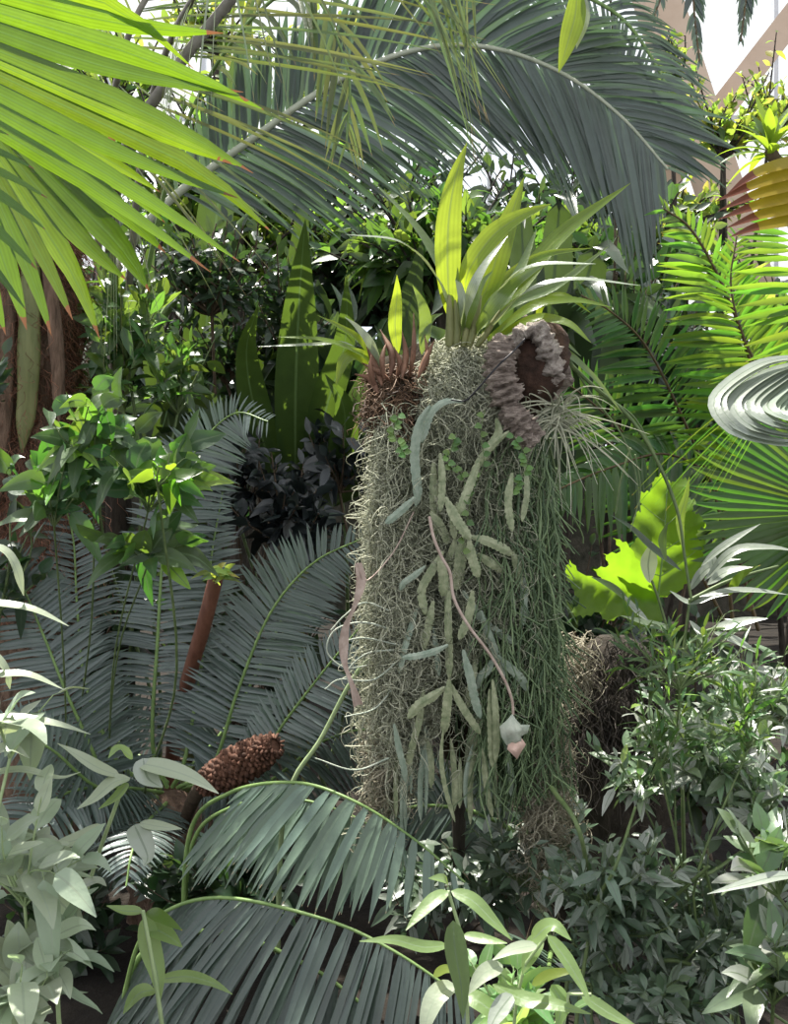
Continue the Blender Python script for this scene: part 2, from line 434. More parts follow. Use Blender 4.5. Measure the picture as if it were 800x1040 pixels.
M['cone'] = solid_mat('brown_cone_scale', (0.045, 0.022, 0.014), (0.20, 0.095, 0.06), 40, 0.8, 0.6, dist=0.006, island=0.3)
M['stake'] = solid_mat('red_brown_stalk', (0.10, 0.04, 0.025), (0.20, 0.09, 0.06), 10, 0.55, 0.3, (3, 3, 0.6), dist=0.004)
M['wire'] = solid_mat('black_wire', (0.01, 0.01, 0.012), (0.02, 0.02, 0.025), 10, 0.5, 0.0)
M['soil'] = solid_mat('dark_soil', (0.008, 0.006, 0.005), (0.028, 0.022, 0.016), 5, 1.0, 1.0, dist=0.05)
M['stone'] = solid_mat('mossy_stone', (0.03, 0.033, 0.022), (0.10, 0.09, 0.07), 4, 0.95, 1.0, dist=0.05)
M['beam'] = solid_mat('tan_painted_beam', (0.46, 0.34, 0.25), (0.56, 0.43, 0.33), 1.2, 0.7, 0.1, dist=0.01)
M['frame'] = solid_mat('grey_glazing_bar', (0.45, 0.46, 0.48), (0.6, 0.61, 0.63), 3, 0.5, 0.0)
M['redfleck'] = leaf_mat('red_bract', (0.4, 0.04, 0.03), (0.8, 0.12, 0.08), tf=0.5, var=0.2)
M['coin'] = leaf_mat('round_creeper_leaf', (0.10, 0.19, 0.06), (0.3, 0.5, 0.08), tf=0.4, rough=0.4, var=0.3)

def glass_mat():
    m, nt, out = new_mat('roof_glass')
    N = nt.nodes.new; L = nt.links.new
    tr = N('ShaderNodeBsdfTransparent'); tr.inputs[0].default_value = (0.96, 0.98, 0.98, 1)
    gl = N('ShaderNodeBsdfGlossy'); gl.inputs['Roughness'].default_value = 0.05
    mx = N('ShaderNodeMixShader'); mx.inputs[0].default_value = 0.06
    L(tr.outputs[0], mx.inputs[1]); L(gl.outputs[0], mx.inputs[2]); L(mx.outputs[0], out.inputs[0])
    return m
M['glass'] = glass_mat()

# ------------------------------------------------------------------ shape builders
def box(mb, lo, hi):
    x0, y0, z0 = lo; x1, y1, z1 = hi
    v = [(x0, y0, z0), (x1, y0, z0), (x1, y1, z0), (x0, y1, z0), (x0, y0, z1), (x1, y0, z1), (x1, y1, z1), (x0, y1, z1)]
    mb.add(v, [(0, 3, 2, 1), (4, 5, 6, 7), (0, 1, 5, 4), (1, 2, 6, 5), (2, 3, 7, 6), (3, 0, 4, 7)])

def beam(mb, a, b, w, dpt):
    a = np.array(a, float); b = np.array(b, float)
    t = nrm(b - a); s = nrm(np.cross(t, (0, 1, 0))); y = nrm(np.cross(s, t))
    v = []
    for p in (a, b):
        for i, j in ((-1, -1), (1, -1), (1, 1), (-1, 1)):
            v.append(p + s * w * i / 2 + y * dpt * j / 2)
    mb.add(v, [(0, 3, 2, 1), (4, 5, 6, 7), (0, 1, 5, 4), (1, 2, 6, 5), (2, 3, 7, 6), (3, 0, 4, 7)])

def lumpy(mb, path, radii, seg=28, amp=0.2, freq=6.0, flat=(1, 1), ridges=0, seed=0.0):
    """closed lumpy body swept along a path"""
    path = np.asarray(path, float); n = len(path)
    tan = nrm(np.gradient(path, axis=0))
    ref = np.zeros_like(tan); ref[...] = (0.05, -1, 0.02)
    bad = np.abs((tan * nrm(ref)).sum(1)) > 0.9
    ref[bad] = (1, 0, 0)
    x = nrm(np.cross(ref, tan)); y = nrm(np.cross(tan, x))
    V = []; U = []
    for i in range(n):
        for j in range(seg):
            a = 2 * math.pi * j / seg
            dr = x[i] * math.cos(a) * flat[0] + y[i] * math.sin(a) * flat[1]
            p = path[i] + dr * radii[i]
            k = mnoise.fractal(Vector(p * freq) + Vector((seed, 0, 0)), 0.8, 2.0, 4)
            rr = radii[i] * (1 + amp * k)
            if ridges: rr *= 1 + 0.10 * math.sin(i * ridges + 2 * mnoise.noise(Vector(p * 5)))
            V.append(path[i] + dr * rr); U.append((i / (n - 1), j / seg))
    f = []
    for i in range(n - 1):
        for j in range(seg):
            k = (j + 1) % seg
            f.append((i * seg + j, i * seg + k, (i + 1) * seg + k, (i + 1) * seg + j))
    mb.add(V, f, U)
    for e, i in ((0, 0), (1, n - 1)):
        ring = np.array(V[i * seg:(i + 1) * seg])
        mb.add(np.vstack([ring, path[i][None]]), [(m, (m + 1) % seg, seg) for m in range(seg)], np.full((seg + 1, 2), float(e)))

def frond(th, pts, n, la, lb, facing, ang=(80, 35), w=0.012, droop=0.15, mat='cycad', rmat='rachis', r=(0.008, 0.002),
          start=0.08, lift=0.05, kind='linear', seg=5, fold=0.25, jitter=0.04, tipfade=0.25, missing=0.0, name='frond', label=None, basefade=0.1):
    """pinnate frond: pts base->tip as (px, py, depth); la / lb = leaflet length in px on the left / right of travel"""
    path = spline(pxl(pts), 90)
    dm = float(np.mean([q[2] for q in pts]))
    tan = nrm(np.gradient(path, axis=0))
    mb = MB()
    for side, ln in ((1, la), (-1, lb)):
        if not ln: continue
        t = np.linspace(start, 0.995, n) + rng.normal(0, 0.25 / n, n)
        t = np.clip(t, 0, 1)
        if missing: t = t[rng.random(len(t)) > missing]
        k = len(t)
        pos = np.stack([np.interp(t * 89, np.arange(90), path[:, j]) for j in range(3)], 1)
        tg = nrm(np.stack([np.interp(t * 89, np.arange(90), tan[:, j]) for j in range(3)], 1))
        fc = np.broadcast_to(np.asarray(facing, float), (k, 3))
        sd = nrm(np.cross(fc, tg)) * side
        nn = nrm(np.cross(tg, sd)) * side
        u = (t - start) / (1 - start)
        a = np.radians(ang[0] + (ang[1] - ang[0]) * u) + rng.normal(0, jitter, k)
        d = np.cos(a)[:, None] * tg + np.sin(a)[:, None] * sd + nn * (lift + rng.normal(0, jitter, k))[:, None]
        L = PX(ln, dm) * np.clip((1 - u) / tipfade, 0.12, 1) ** 0.6 * np.clip(0.35 + u / max(basefade, 1e-3) * 0.65, 0.35, 1) * rng.uniform(0.9, 1.05, k)
        mb.blades(pos, d, nn + rng.normal(0, 0.12, (k, 3)), L, w * np.clip(L / PX(ln, dm) + 0.2, 0.4, 1), droop * rng.uniform(0.6, 1.4, k), kind, seg, fold)
    o = th.part(name, mb, M[mat], label=label)
    rb = MB(); rb.tubes(path, r[0], r[1], 6)
    th.part('midrib' if name == 'frond' else name + '_stalk', rb, M[rmat], parent=o)
    return o

def fan_blade(th, hub, tips, facing, n, mat, split=0.55, kindw=1.0, droop=0.0, name='fan_leaf', label=None, tipdrop=0.0, pleat=0.35, jag=0.03):
    """palmate leaf: hub and an ordered list of segment tips (px, py, d), filled in to n pleated segments"""
    h = P(*hub)
    tp = spline(pxl(tips), n)
    rel = tp - h
    rel *= rng.uniform(1 - jag, 1 + jag, (n, 1))
    R = np.linalg.norm(rel, axis=1); D = rel / R[:, None]
    mb = MB()
    seg = 16
    t = np.linspace(0.02, 1, seg + 1)
    fc = np.asarray(facing, float)
    for i in range(n):
        dn = D[min(i + 1, n - 1)] - D[max(i - 1, 0)]
        step = np.linalg.norm(dn) / (2.0 if 0 < i < n - 1 else 1.0)
        half = 0.5 * step * R[i] * t * kindw
        s0 = split * rng.uniform(0.92, 1.08)
        cap = half[-1] * s0
        w = np.where(t < s0, half * 1.02, cap * np.clip(1 - ((t - s0) / (1 - s0)), 0, 1) ** 0.62)
        w = np.maximum(w, 0.0006)
        side = nrm(dn)
        up = nrm(np.cross(side, D[i]))
        if np.dot(up, fc) < 0: up = -up
        path = h + D[i] * (R[i] * t)[:, None]
        path[:, 2] -= droop * R[i] * t ** 2
        g = np.clip((t - s0) / (1 - s0), 0, 1)
        path[:, 2] -= tipdrop * R[i] * g ** 2 * rng.uniform(0.3, 1.6)
        path += side * ((rng.normal(0, 0.02) * R[i]) * g ** 2)[:, None]
        pl = pleat * w
        V = np.stack([path + side * w[:, None], path + up * pl[:, None], path - side * w[:, None]], 1)
        ii = np.arange(seg)[:, None] * 3 + np.arange(2)[None]
        q = np.stack([ii, ii + 1, ii + 4, ii + 3], -1).reshape(-1, 4)
        U = np.zeros((seg + 1, 3, 2)); U[..., 0] = t[:, None]; U[:, :, 1] = np.array([0, .5, 1])
        mb.add(V.reshape(-1, 3), q, U.reshape(-1, 2))
    return th.part(name, mb, M[mat], label=label)

def strap(th, pts, wpx, mat, facing=(0, -1, 0.35), fold=0.25, name='leaf', kind='strap', parent=None, label=None, thick=0.0, crenate=0.0, n=22, flat=False):
    path = spline(pxl(pts), n)
    d = float(np.mean([q[2] for q in pts]))
    w = profile(kind, np.linspace(0, 1, n)) * PX(wpx, d)
    w = np.maximum(w, 0.0012)
    mb = MB(); mb.ribbon(path, w, facing, fold, thick, crenate)
    o = th.part(name, mb, M[mat] if isinstance(mat, str) else mat, parent=parent, label=label)
    if flat: o.data.polygons.foreach_set('use_smooth', np.zeros(len(o.data.polygons), bool))
    return o

def bush(name, label, cat, base, blobs, leaf, lmat, smat='stem', droop=0.25, kind='lance', sr=0.005, group=None, seg=4,
         up=0.35, face=0.35, spread=1.0, twigs=3, pairs=False, trunk=None, fold=0.25, wave=0.0, lstart=0.35):
    """leafy plant: stems grow from its base into the blobs (px, py, depth, rx_px, ry_px, rdepth, nstems, leaves per stem)"""
    b = P(*base); b[2] = 0.0
    th = Thing(name, label, cat, b, group)
    lm = MB(); sm = MB()
    P0 = []; D = []; NN = []; LL = []
    lo, hi, ratio = leaf
    for (px, py, d, rx, ry, rd, ns, nl) in blobs:
        c = P(px, py, d)
        hub = c - np.array((0, 0, PX(ry, d) * 1.0)) ; hub[2] = max(hub[2], 0.02)
        trk = spline([b + rng.normal(0, 0.02, 3) * (1, 1, 0), (b * 0.7 + hub * 0.3) + rng.normal(0, 0.07, 3), (b * 0.3 + hub * 0.7) + rng.normal(0, 0.07, 3), hub], 18)
        sm.tubes(trk, sr * 1.3, sr * 1.0, 5)
        for k in range(ns):
            v = rng.normal(0, 1, 3); v /= np.linalg.norm(v); v *= rng.random() ** 0.45
            tgt = c + v * (PX(rx, d), rd, PX(ry, d))
            tgt[2] = max(tgt[2], 0.05)
            mid = hub * 0.45 + tgt * 0.55 + rng.normal(0, 0.06, 3) * np.linalg.norm(tgt - hub)
            m2 = 16
            path = spline([hub, mid, tgt], m2)
            sm.tubes(path, sr, sr * 0.35, 4)
            ln = np.linalg.norm(tgt - hub)
            t = np.linspace(lstart, 1, nl)
            tg = nrm(np.gradient(path, axis=0))
            for j, tt in enumerate(t):
                p = np.array([np.interp(tt * (m2 - 1), np.arange(m2), path[:, q]) for q in range(3)])
                g = tg[int(tt * (m2 - 1))]
                for sgn in ((1, -1) if pairs else (1,)):
                    r = rng.normal(0, 1, 3)
                    if pairs:
                        ax = np.cross(g, (0.3, -0.9, 0.2)) if j % 2 else np.cross(g, (0.9, 0.2, 0.3))
                        r = nrm(ax) * sgn * 1.6 + rng.normal(0, 0.25, 3)
                    dd = nrm(g * (0.45 + 0.5 * (tt > 0.97)) + r * 0.62 * spread + np.array((0, 0, 0.15)))
                    P0.append(p); D.append(dd)
                    NN.append(np.array((0, -face, up)) + rng.normal(0, 0.28, 3))
                    LL.append(rng.uniform(lo, hi) * (1.0 if tt < 0.9 else 0.75))
    P0 = np.array(P0); D = np.array(D); NN = np.array(NN); LL = np.array(LL)
    pet = LL * 0.12
    lm.blades(P0 + D * pet[:, None], D, NN, LL, LL * ratio * rng.uniform(0.85, 1.15, len(LL)), droop * rng.uniform(0.2, 1.8, len(LL)), kind, seg, fold, wave)
    pp = np.stack([P0, P0 + D * (pet * 1.05)[:, None]], 1)
    sm.tubes(pp, sr * 0.3, sr * 0.25, 3)
    fo = th.part('foliage', lm, M[lmat])
    th.part('stems', sm, M[smat]) if trunk is None else None
    if trunk is not None:
        th.part('branches', sm, M[smat])
    return th

def curls(starts, length, amp, steps, down=1.0, wander=0.35, out=None, freq=(14, 40)):
    """K hanging curly strand paths"""
    K = len(starts)
    s = np.linspace(0, 1, steps)[None]
    L = np.broadcast_to(length, (K,))[:, None]
    ph = rng.uniform(0, 6.28, (K, 3)); fr = rng.uniform(freq[0], freq[1], (K, 2))
    A = amp * rng.uniform(0.4, 1.4, (K, 1)) * np.minimum(1, s * 6)
    x = A * np.sin(ph[:, :1] + fr[:, :1] * s * L) + A * 0.6 * np.sin(ph[:, 1:2] + fr[:, 1:] * 1.7 * s * L)
    y = A * np.cos(ph[:, 2:] + fr[:, :1] * s * L)
    w = np.cumsum(rng.normal(0, 1, (K, steps, 3)), 1) * (wander * L / steps)[:, :, None] * 0.35
    p = np.zeros((K, steps, 3))
    p[..., 0] = x; p[..., 1] = y; p[..., 2] = -s * L * down
    p += w * (1, 1, 0.6)
    if out is not None:
        p += out[:, None] * (s * L)[:, :, None]
    return starts[:, None] + p

# ------------------------------------------------------------------ the setting
def grid_floor():
    mb = MB()
    nx, ny = 60, 60
    xs = np.linspace(-12, 12, nx); ys = np.linspace(-3, 15, ny)
    V = []
    for y in ys:
        for x in xs:
            V.append((x, y, -0.02 + 0.05 * mnoise.fractal(Vector((x * 0.9, y * 0.9, 0)), 1, 2, 4)))
    f = [(j * nx + i, j * nx + i + 1, (j + 1) * nx + i + 1, (j + 1) * nx + i) for j in range(ny - 1) for i in range(nx - 1)]
    mb.add(V, f)
    o = mb.build('floor', M['soil']); o['kind'] = 'structure'
grid_floor()

mb = MB(); box(mb, (-12, 14.6, -0.1), (12, 14.9, 2.6))
o = mb.build('wall_back', M['stone'], smooth=False); o['kind'] = 'structure'
win = MB()
for x in np.arange(-12, 12.1, 1.5): box(win, (x - 0.035, 14.68, 2.6), (x + 0.035, 14.8, 13))
for z in np.arange(2.6, 13.1, 2.6): box(win, (-12, 14.69, z - 0.03), (12, 14.79, z + 0.03))
wf = win.build('window_1', M['frame'], smooth=False); wf['kind'] = 'structure'
gp = MB(); gp.add([(-12, 14.74, 2.6), (12, 14.74, 2.6), (12, 14.74, 13), (-12, 14.74, 13)], [(0, 1, 2, 3)])
g = gp.build('pane', M['glass'], smooth=False); g.parent = wf

def struct_beam(name, a, b, w, dpt):
    mb = MB(); beam(mb, a, b, w, dpt)
    o = mb.build(name, M['beam'], smooth=False); o['kind'] = 'structure'
struct_beam('trim_1', P(628, -120, 12.5), P(775, 330, 12.5), PX(38, 12.5), 0.4)
struct_beam('trim_2', P(880, -80, 13), P(640, 230, 13), PX(26, 13), 0.35)
#struct_beam('trim_3', P(560, 14, 13.2), P(760, 14, 13.2), PX(12, 13), 0.2)

# ------------------------------------------------------------------ fan palm, upper left
fp = Thing('fan_palm', 'large fan palm with glowing yellow-green pleated leaves and fibrous brown trunk at the left edge', 'palm tree', ground(P(28, 500, 4.1)))
tb = MB()
zz = np.linspace(0, 3.0, 50)
c0 = P(30, 500, 4.1)
tp = np.stack([c0[0] + 0.03 * np.sin(zz * 1.3), np.full(50, c0[1]), zz], 1)
lumpy(tb, tp, np.full(50, 0.185) * (1 + 0.1 * np.sin(zz * 9)), seg=30, amp=0.22, freq=7)
trunk = fp.part('trunk', tb, M['trunk'])
fb = MB()
K = 5000
a = rng.uniform(0, 6.28, K); z0 = rng.uniform(1.2, 3.0, K)
st = np.stack([c0[0] + 0.19 * np.cos(a), c0[1] + 0.19 * np.sin(a), z0], 1)
fb.tubes(curls(st, rng.uniform(0.06, 0.2, K), 0.02, 9, wander=2.2, out=np.stack([np.cos(a) * .45, np.sin(a) * .45, 0 * a], 1)), 0.0018, 0.0008, 3)
fp.part('fibre', fb, M['fibre'], parent=trunk, kind='stuff')
for pts, w, mm_ in (([(22, 460), (28, 400), (30, 330), (32, 250)], 12, 'leafbase'), ([(-4, 520), (0, 420), (4, 330), (10, 250)], 13, 'trunk'), ([(60, 430), (58, 360), (52, 300), (46, 250)], 8, 'trunk')):
    lb = MB()
    lumpy(lb, spline([P(x, z, 3.88) for x, z in pts], 24), PX(w, 3.9) * np.interp(np.linspace(0, 1, 24), [0, .15, .5, 1], [.1, .8, 1, .7]), seg=14, amp=0.08, freq=3, flat=(1, 0.6))
    fp.part('leaf_base', lb, M[mm_])
# the leaves
fan_blade(fp, (-400, -110, 2.25), [(190, -40, 1.75), (215, 10, 1.8), (236, 62, 1.84), (242, 108, 1.88), (234, 152, 1.9), (262, 200, 1.92), (244, 240, 1.95), (215, 262, 1.97)],
          (0.25, -1, 0.35), 12, 'fan', split=0.80, kindw=1.12, tipdrop=0.02, pleat=0.22, jag=.04)
fan_blade(fp, (-60, 70, 2.45), [(120, 130, 2.3), (165, 205, 2.3), (170, 235, 2.3), (160, 262, 2.3), (125, 290, 2.32), (95, 318, 2.35), (60, 322, 2.4), (10, 330, 2.45), (-50, 340, 2.5)],
          (0.1, -1, 0.3), 14, 'fan', split=0.74, kindw=1.1, tipdrop=0.06, pleat=0.3)
fan_blade(fp, (-170, 130, 1.95), [(10, 110, 1.9), (60, 190, 1.9), (52, 205, 1.9), (20, 300, 1.92), (-20, 340, 1.95)],
          (0.1, -1, 0.25), 8, 'fan', split=0.5, tipdrop=0.1, pleat=0.3)
pt = MB()
for q in ((-400, -110, 2.25), (-60, 70, 2.45), (-170, 130, 1.95)):
    pt.tubes(spline([P(*q), (P(*q) + P(0, 240, 4.0)) / 2 + (0, 0, .08), P(22, 230, 4.05)], 14), 0.012, 0.02, 6)
fp.part('leaf_stalks', pt, M['stem'])

# ------------------------------------------------------------------ feather palm behind the fan palm (long thin leaflets)
fa = Thing('feather_palm', 'feather palm with grey slanting stalk and long narrow hanging leaflets, behind the fan palm', 'palm tree', ground(P(120, 500, 4.9)))
sb = MB(); sb.tubes(spline([(P(120, 500, 4.9)[0], 4.9, 0), P(122, 600, 4.92), P(118, 430, 4.9)], 14), 0.09, 0.06, 12)
fa.part('trunk', sb, M['bark'])
frond(fa, [(120, 440, 4.9), (112, 290, 4.4), (122, 172, 3.4), (168, 85, 3.1), (238, -5, 3.0), (300, -90, 2.9)], 46, 0, 215, (-0.1, -1, 0.1), (64, 50), 0.010, 0.10, 'palm_thin', 'rachis_grey', (0.03, 0.018), start=0.50, seg=7, tipfade=0.1)
frond(fa, [(110, 440, 4.9), (100, 220, 4.4), (125, 55, 3.6), (165, -30, 3.5), (190, -90, 3.4)], 34, 60, 150, (0.0, -1, 0.1), (60, 50), 0.009, 0.12, 'palm_thin', 'rachis_grey', (0.022, 0.01), start=0.6, seg=6)
frond(fa, [(120, 440, 4.9), (150, 120, 3.8), (240, -60, 2.8), (345, -110, 2.7), (440, -70, 2.7), (490, -10, 2.7)], 44, 20, 190, (0.1, -1, 0.1), (60, 30), 0.010, 0.5, 'palm_thin', 'rachis_grey', (0.02, 0.006), start=0.55, seg=7, missing=0.1)
frond(fa, [(120, 440, 4.9), (180, 150, 3.9), (290, -10, 3.3), (350, 60, 3.2), (352, 150, 3.2)], 26, 70, 70, (0.1, -1, 0.1), (45, 25), 0.018, 0.5, 'palm_thin', 'rachis', (0.014, 0.004), start=0.62, seg=6, missing=0.2)

# ------------------------------------------------------------------ big arching palm
ap = Thing('arching_palm', 'palm with a huge blue-green frond arching over the picture from left to upper right', 'palm tree', ground(P(50, 560, 5.0)))
sb = MB(); sb.tubes(spline([(P(50, 500, 5)[0], 5.0, 0), P(50, 640, 5.0), P(56, 510, 5.0)], 14), 0.12, 0.08, 12)
ap.part('trunk', sb, M['bark'])
frond(ap, [(60, 520, 5.0), (98, 330, 4.8), (150, 226, 4.55), (260, 138, 4.5), (350, 78, 4.5), (430, 49, 4.5), (500, 49, 4.5), (570, 74, 4.45), (630, 118, 4.4), (678, 172, 4.35)],
      130, 118, 150, (0.05, -1, -0.35), (58, 30), 0.032, 0.22, 'palm_dark', 'rachis_pale', (0.032, 0.006), start=0.40, seg=7, tipfade=0.12, jitter=0.035, kind='linear')
frond(ap, [(60, 520, 4.9), (180, 300, 4.9), (330, 150, 4.9), (450, 60, 4.9), (540, -10, 4.9), (620, 10, 4.9), (668, 70, 4.9), (694, 140, 4.9)],
      125, 60, 112, (0.05, -1, -0.2), (58, 50), 0.020, 0.42, 'palm_dark', 'rachis', (0.028, 0.006), start=0.45, seg=6, tipfade=0.15)
# hanging tips from palms overhead, upper right
hp = Thing('tall_palm', 'tall palm at top right whose dark frond tips hang into the bright sky', 'palm tree', ground(P(930, 400, 8.2)))
tb = MB(); tb.tubes(spline([P(930, 1000, 8.2) * (1, 1, 0), P(925, 100, 8.2), P(880, -190, 8.2)], 20), 0.16, 0.11, 12)
hp.part('trunk', tb, M['bark'])
for pts in ([(880, -190, 8.2), (740, -230, 8.2), (700, -120, 8.1), (704, 0, 8.0), (710, 62, 8.0)],
            [(880, -190, 8.2), (770, -240, 8.2), (752, -130, 8.0), (760, -40, 7.9), (752, 42, 7.9)],
            [(880, -190, 8.2), (700, -230, 8.2), (660, -120, 8.1), (672, -20, 8.0), (664, 18, 8.0)],
            [(880, -190, 8.2), (840, -230, 8.2), (850, -120, 8.1), (840, 0, 8.0), (828, 60, 8.0)]):
    frond(hp, pts, 46, 30, 30, (0, -1, 0), (42, 22), 0.05, 0.3, 'palm_dark', 'rachis_brown', (0.02, 0.008), start=0.3, seg=4, tipfade=0.3)

# leaf hanging at top centre
yl = Thing('climbing_plant', 'long half-yellow drooping leaf on a vine hanging over the arching palm frond', 'vine', ground(P(610, 500, 4.2)))
st_ = MB(); st_.tubes(spline(pxl([(610, 900, 5.6), (620, 500, 5.6), (625, 100, 5.6), (610, -60, 4.8), (586, -14, 4.1)]) , 24), 0.012, 0.006, 6)
yl.part('stem', st_, M['twig'])
strap(yl, [(586, -14, 4.1), (584, 15, 4.08), (576, 45, 4.06), (567, 74, 4.05)], 22, 'orchid', kind='lance', fold=0.2)
strap(yl, [(590, -10, 4.1), (592, 20, 4.1), (585, 50, 4.1)], 13, 'orchid_grey', kind='lance')
strap(yl, [(440, -20, 3.9), (450, 20, 3.9), (455, 60, 3.9)], 10, 'orchid', kind='lance') if False else None

# ------------------------------------------------------------------ cycads, left
cy = Thing('cycad', 'large cycad with stiff blue-green feather fronds filling the left middle', 'cycad', ground(P(175, 820, 3.7)))
cb = P(175, 800, 3.7)
tb = MB(); lumpy(tb, spline([(cb[0], cb[1], 0.0), (cb[0], cb[1], 0.28), (cb[0], cb[1], cb[2] - .02)], 16), np.array([.17] * 12 + [.16, .14, .1, .05]), seg=24, amp=.25, freq=14)
cy.part('trunk', tb, M['trunk'])
def cyc(pts, n, la, lb, facing=(0, -1, 0.35), **k):
    n = int(n * 1.12)
    a = dict(ang=(82, 62), w=0.0165, droop=0.10, mat='cycad', r=(0.009, 0.003), start=0.10, seg=5, fold=0.3, tipfade=0.35, kind='linear', jitter=0.03)
    a.update(k)
    a['droop'] = a['droop']
    return frond(cy, pts, n, la, lb, facing, **a)
cyc([(170, 800, 3.72), (155, 755, 3.7), (160, 650, 3.75), (166, 563, 3.8), (180, 500, 3.85), (203, 452, 3.85), (238, 420, 3.8), (272, 428, 3.7)], 88, 52, 64, (0, -1, 0.2), droop=0.15, ang=(84, 60))
cyc([(180, 800, 3.7), (215, 780, 3.6), (242, 700, 3.58), (275, 622, 3.6), (318, 572, 3.6), (372, 545, 3.55)], 74, 62, 62, (-0.1, -1, 0.25), ang=(82, 58))
cyc([(185, 800, 3.7), (252, 785, 3.4), (290, 732, 3.35), (330, 680, 3.3), (378, 622, 3.25)], 64, 46, 58, (-0.25, -1, 0.55), ang=(80, 55))
cyc([(175, 800, 3.7), (188, 770, 3.68), (205, 670, 3.75), (214, 570, 3.85), (226, 500, 3.95)], 60, 38, 38, (0.1, -1, 0.1))
cyc([(165, 805, 3.7), (110, 800, 3.55), (95, 765, 3.5), (66, 700, 3.48), (44, 645, 3.5), (18, 590, 3.5), (-25, 550, 3.5)], 70, 58, 62, (0.15, -1, 0.3))
cyc([(165, 800, 3.72), (125, 780, 3.75), (103, 740, 3.78), (85, 685, 3.85), (78, 610, 3.9), (74, 545, 3.95), (60, 495, 3.9)], 64, 56, 52, (0.1, -1, 0.2))
cyc([(165, 805, 3.7), (120, 800, 3.4), (70, 805, 3.2), (20, 840, 3.0), (-20, 890, 2.95)], 50, 60, 60, (0.1, -1, 1.0), droop=0.25)
cyc([(160, 810, 3.65), (100, 800, 3.3), (50, 760, 3.1), (0, 745, 3.0), (-50, 760, 2.95)], 50, 58, 55, (0.1, -1, 0.9), droop=0.2)
cyc([(170, 815, 3.65), (150, 835, 3.3), (135, 862, 3.0), (128, 900, 2.9)], 38, 46, 52, (0.1, -0.6, 1.0), droop=0.3)
cyc([(185, 800, 3.75), (260, 800, 3.7), (330, 752, 3.7), (385, 742, 3.65), (430, 770, 3.6)], 50, 40, 62, (0.1, -1, 0.5), droop=0.3, mat='palm_dark')
cyc([(170, 795, 3.8), (130, 760, 4.0), (10, 690, 4.1), (-40, 610, 4.1)], 55, 70, 70, (0.1, -1, 0.2))
cyc([(178, 795, 3.85), (235, 730, 4.0), (290, 620, 4.2), (330, 520, 4.3)], 55, 55, 55, (-0.1, -1, 0.2), mat='palm_dark')

# cone lying between the fronds
cn = Thing('cycad_cone', 'knobbly brown cycad cone leaning between the fronds left of the moss column', 'cone', P(212, 796, 3.3), None)
mbc = MB()
ca, cbv = P(206, 797, 3.32), P(278, 757, 3.18)
ax = nrm(cbv - ca); Lc = np.linalg.norm(cbv - ca)
xx = nrm(np.cross(ax, (0, -1, 0))); yy = np.cross(ax, xx)
core = MB(); lumpy(core, spline([ca, (ca + cbv) / 2, cbv], 14), 0.05 * np.sin(np.linspace(0.5, 2.7, 14)) + 0.006, seg=16, amp=.1)
cc = cn.part('core', core, M['cone'])
for r_ in range(24):
    t = r_ / 23
    rad = 0.062 * math.sin(0.5 + 2.2 * t) + 0.004
    k = 16
    for j in range(k):
        an = 2 * math.pi * (j + 0.5 * (r_ % 2)) / k
        o_ = xx * math.cos(an) + yy * math.sin(an)
        p = ca + ax * (Lc * t) + o_ * rad * 0.78
        tipp = p + o_ * rnd.uniform(.012, .026) + ax * rnd.uniform(.0, .014) + np.cross(ax, o_) * rnd.uniform(-.004, .004)
        tdir = np.cross(ax, o_)
        hw = rad * math.pi / k * 0.95; hh = Lc / 50
        v = [p - tdir * hw - ax * hh, p + tdir * hw - ax * hh, p + tdir * hw + ax * hh, p - tdir * hw + ax * hh,
             tipp - tdir * hw * .45 - ax * hh * .6, tipp + tdir * hw * .45 - ax * hh * .6, tipp + tdir * hw * .45 + ax * hh * .6, tipp - tdir * hw * .45 + ax * hh * .6]
        mbc.add(v, [(4, 5, 6, 7), (0, 1, 5, 4), (1, 2, 6, 5), (2, 3, 7, 6), (3, 0, 4, 7)])
cn.part('scales', mbc, M['cone'], kind=None)
sk = MB(); sk.tubes(spline([P(182, 850, 3.6), P(195, 815, 3.45), ca], 10), 0.02, 0.03, 8)
cn.part('stalk', sk, M['twig'])

# red-brown cut stalk
rs = Thing('cut_stalk', 'thick red-brown cut stalk leaning among the cycad fronds', 'stalk', ground(P(172, 700, 4.1)))
sb = MB(); lumpy(sb, spline([(P(172, 700, 4.1)[0], 4.1, 0.0), P(176, 760, 4.1), P(190, 694, 3.72), P(207, 634, 3.55), P(220, 585, 3.5)], 30), np.linspace(0.034, 0.028, 30), seg=14, amp=.08, freq=9)
stk = rs.part('stalk', sb, M['stake'])
tf_ = MB()
K = 26
pp = np.repeat(P(222, 583, 3.4)[None], K, 0) + rng.normal(0, 0.012, (K, 3))
dd = rng.normal(0, 1, (K, 3)); dd[:, 2] = np.abs(dd[:, 2]) * 0.5; dd[:, 0] += 0.3
tf_.blades(pp, dd, (0, -1, 0.5), rng.uniform(0.03, 0.09, K), 0.022, 0.4, 'ovate', 4)
rs.part('leafy_tuft', tf_, M['lime'])

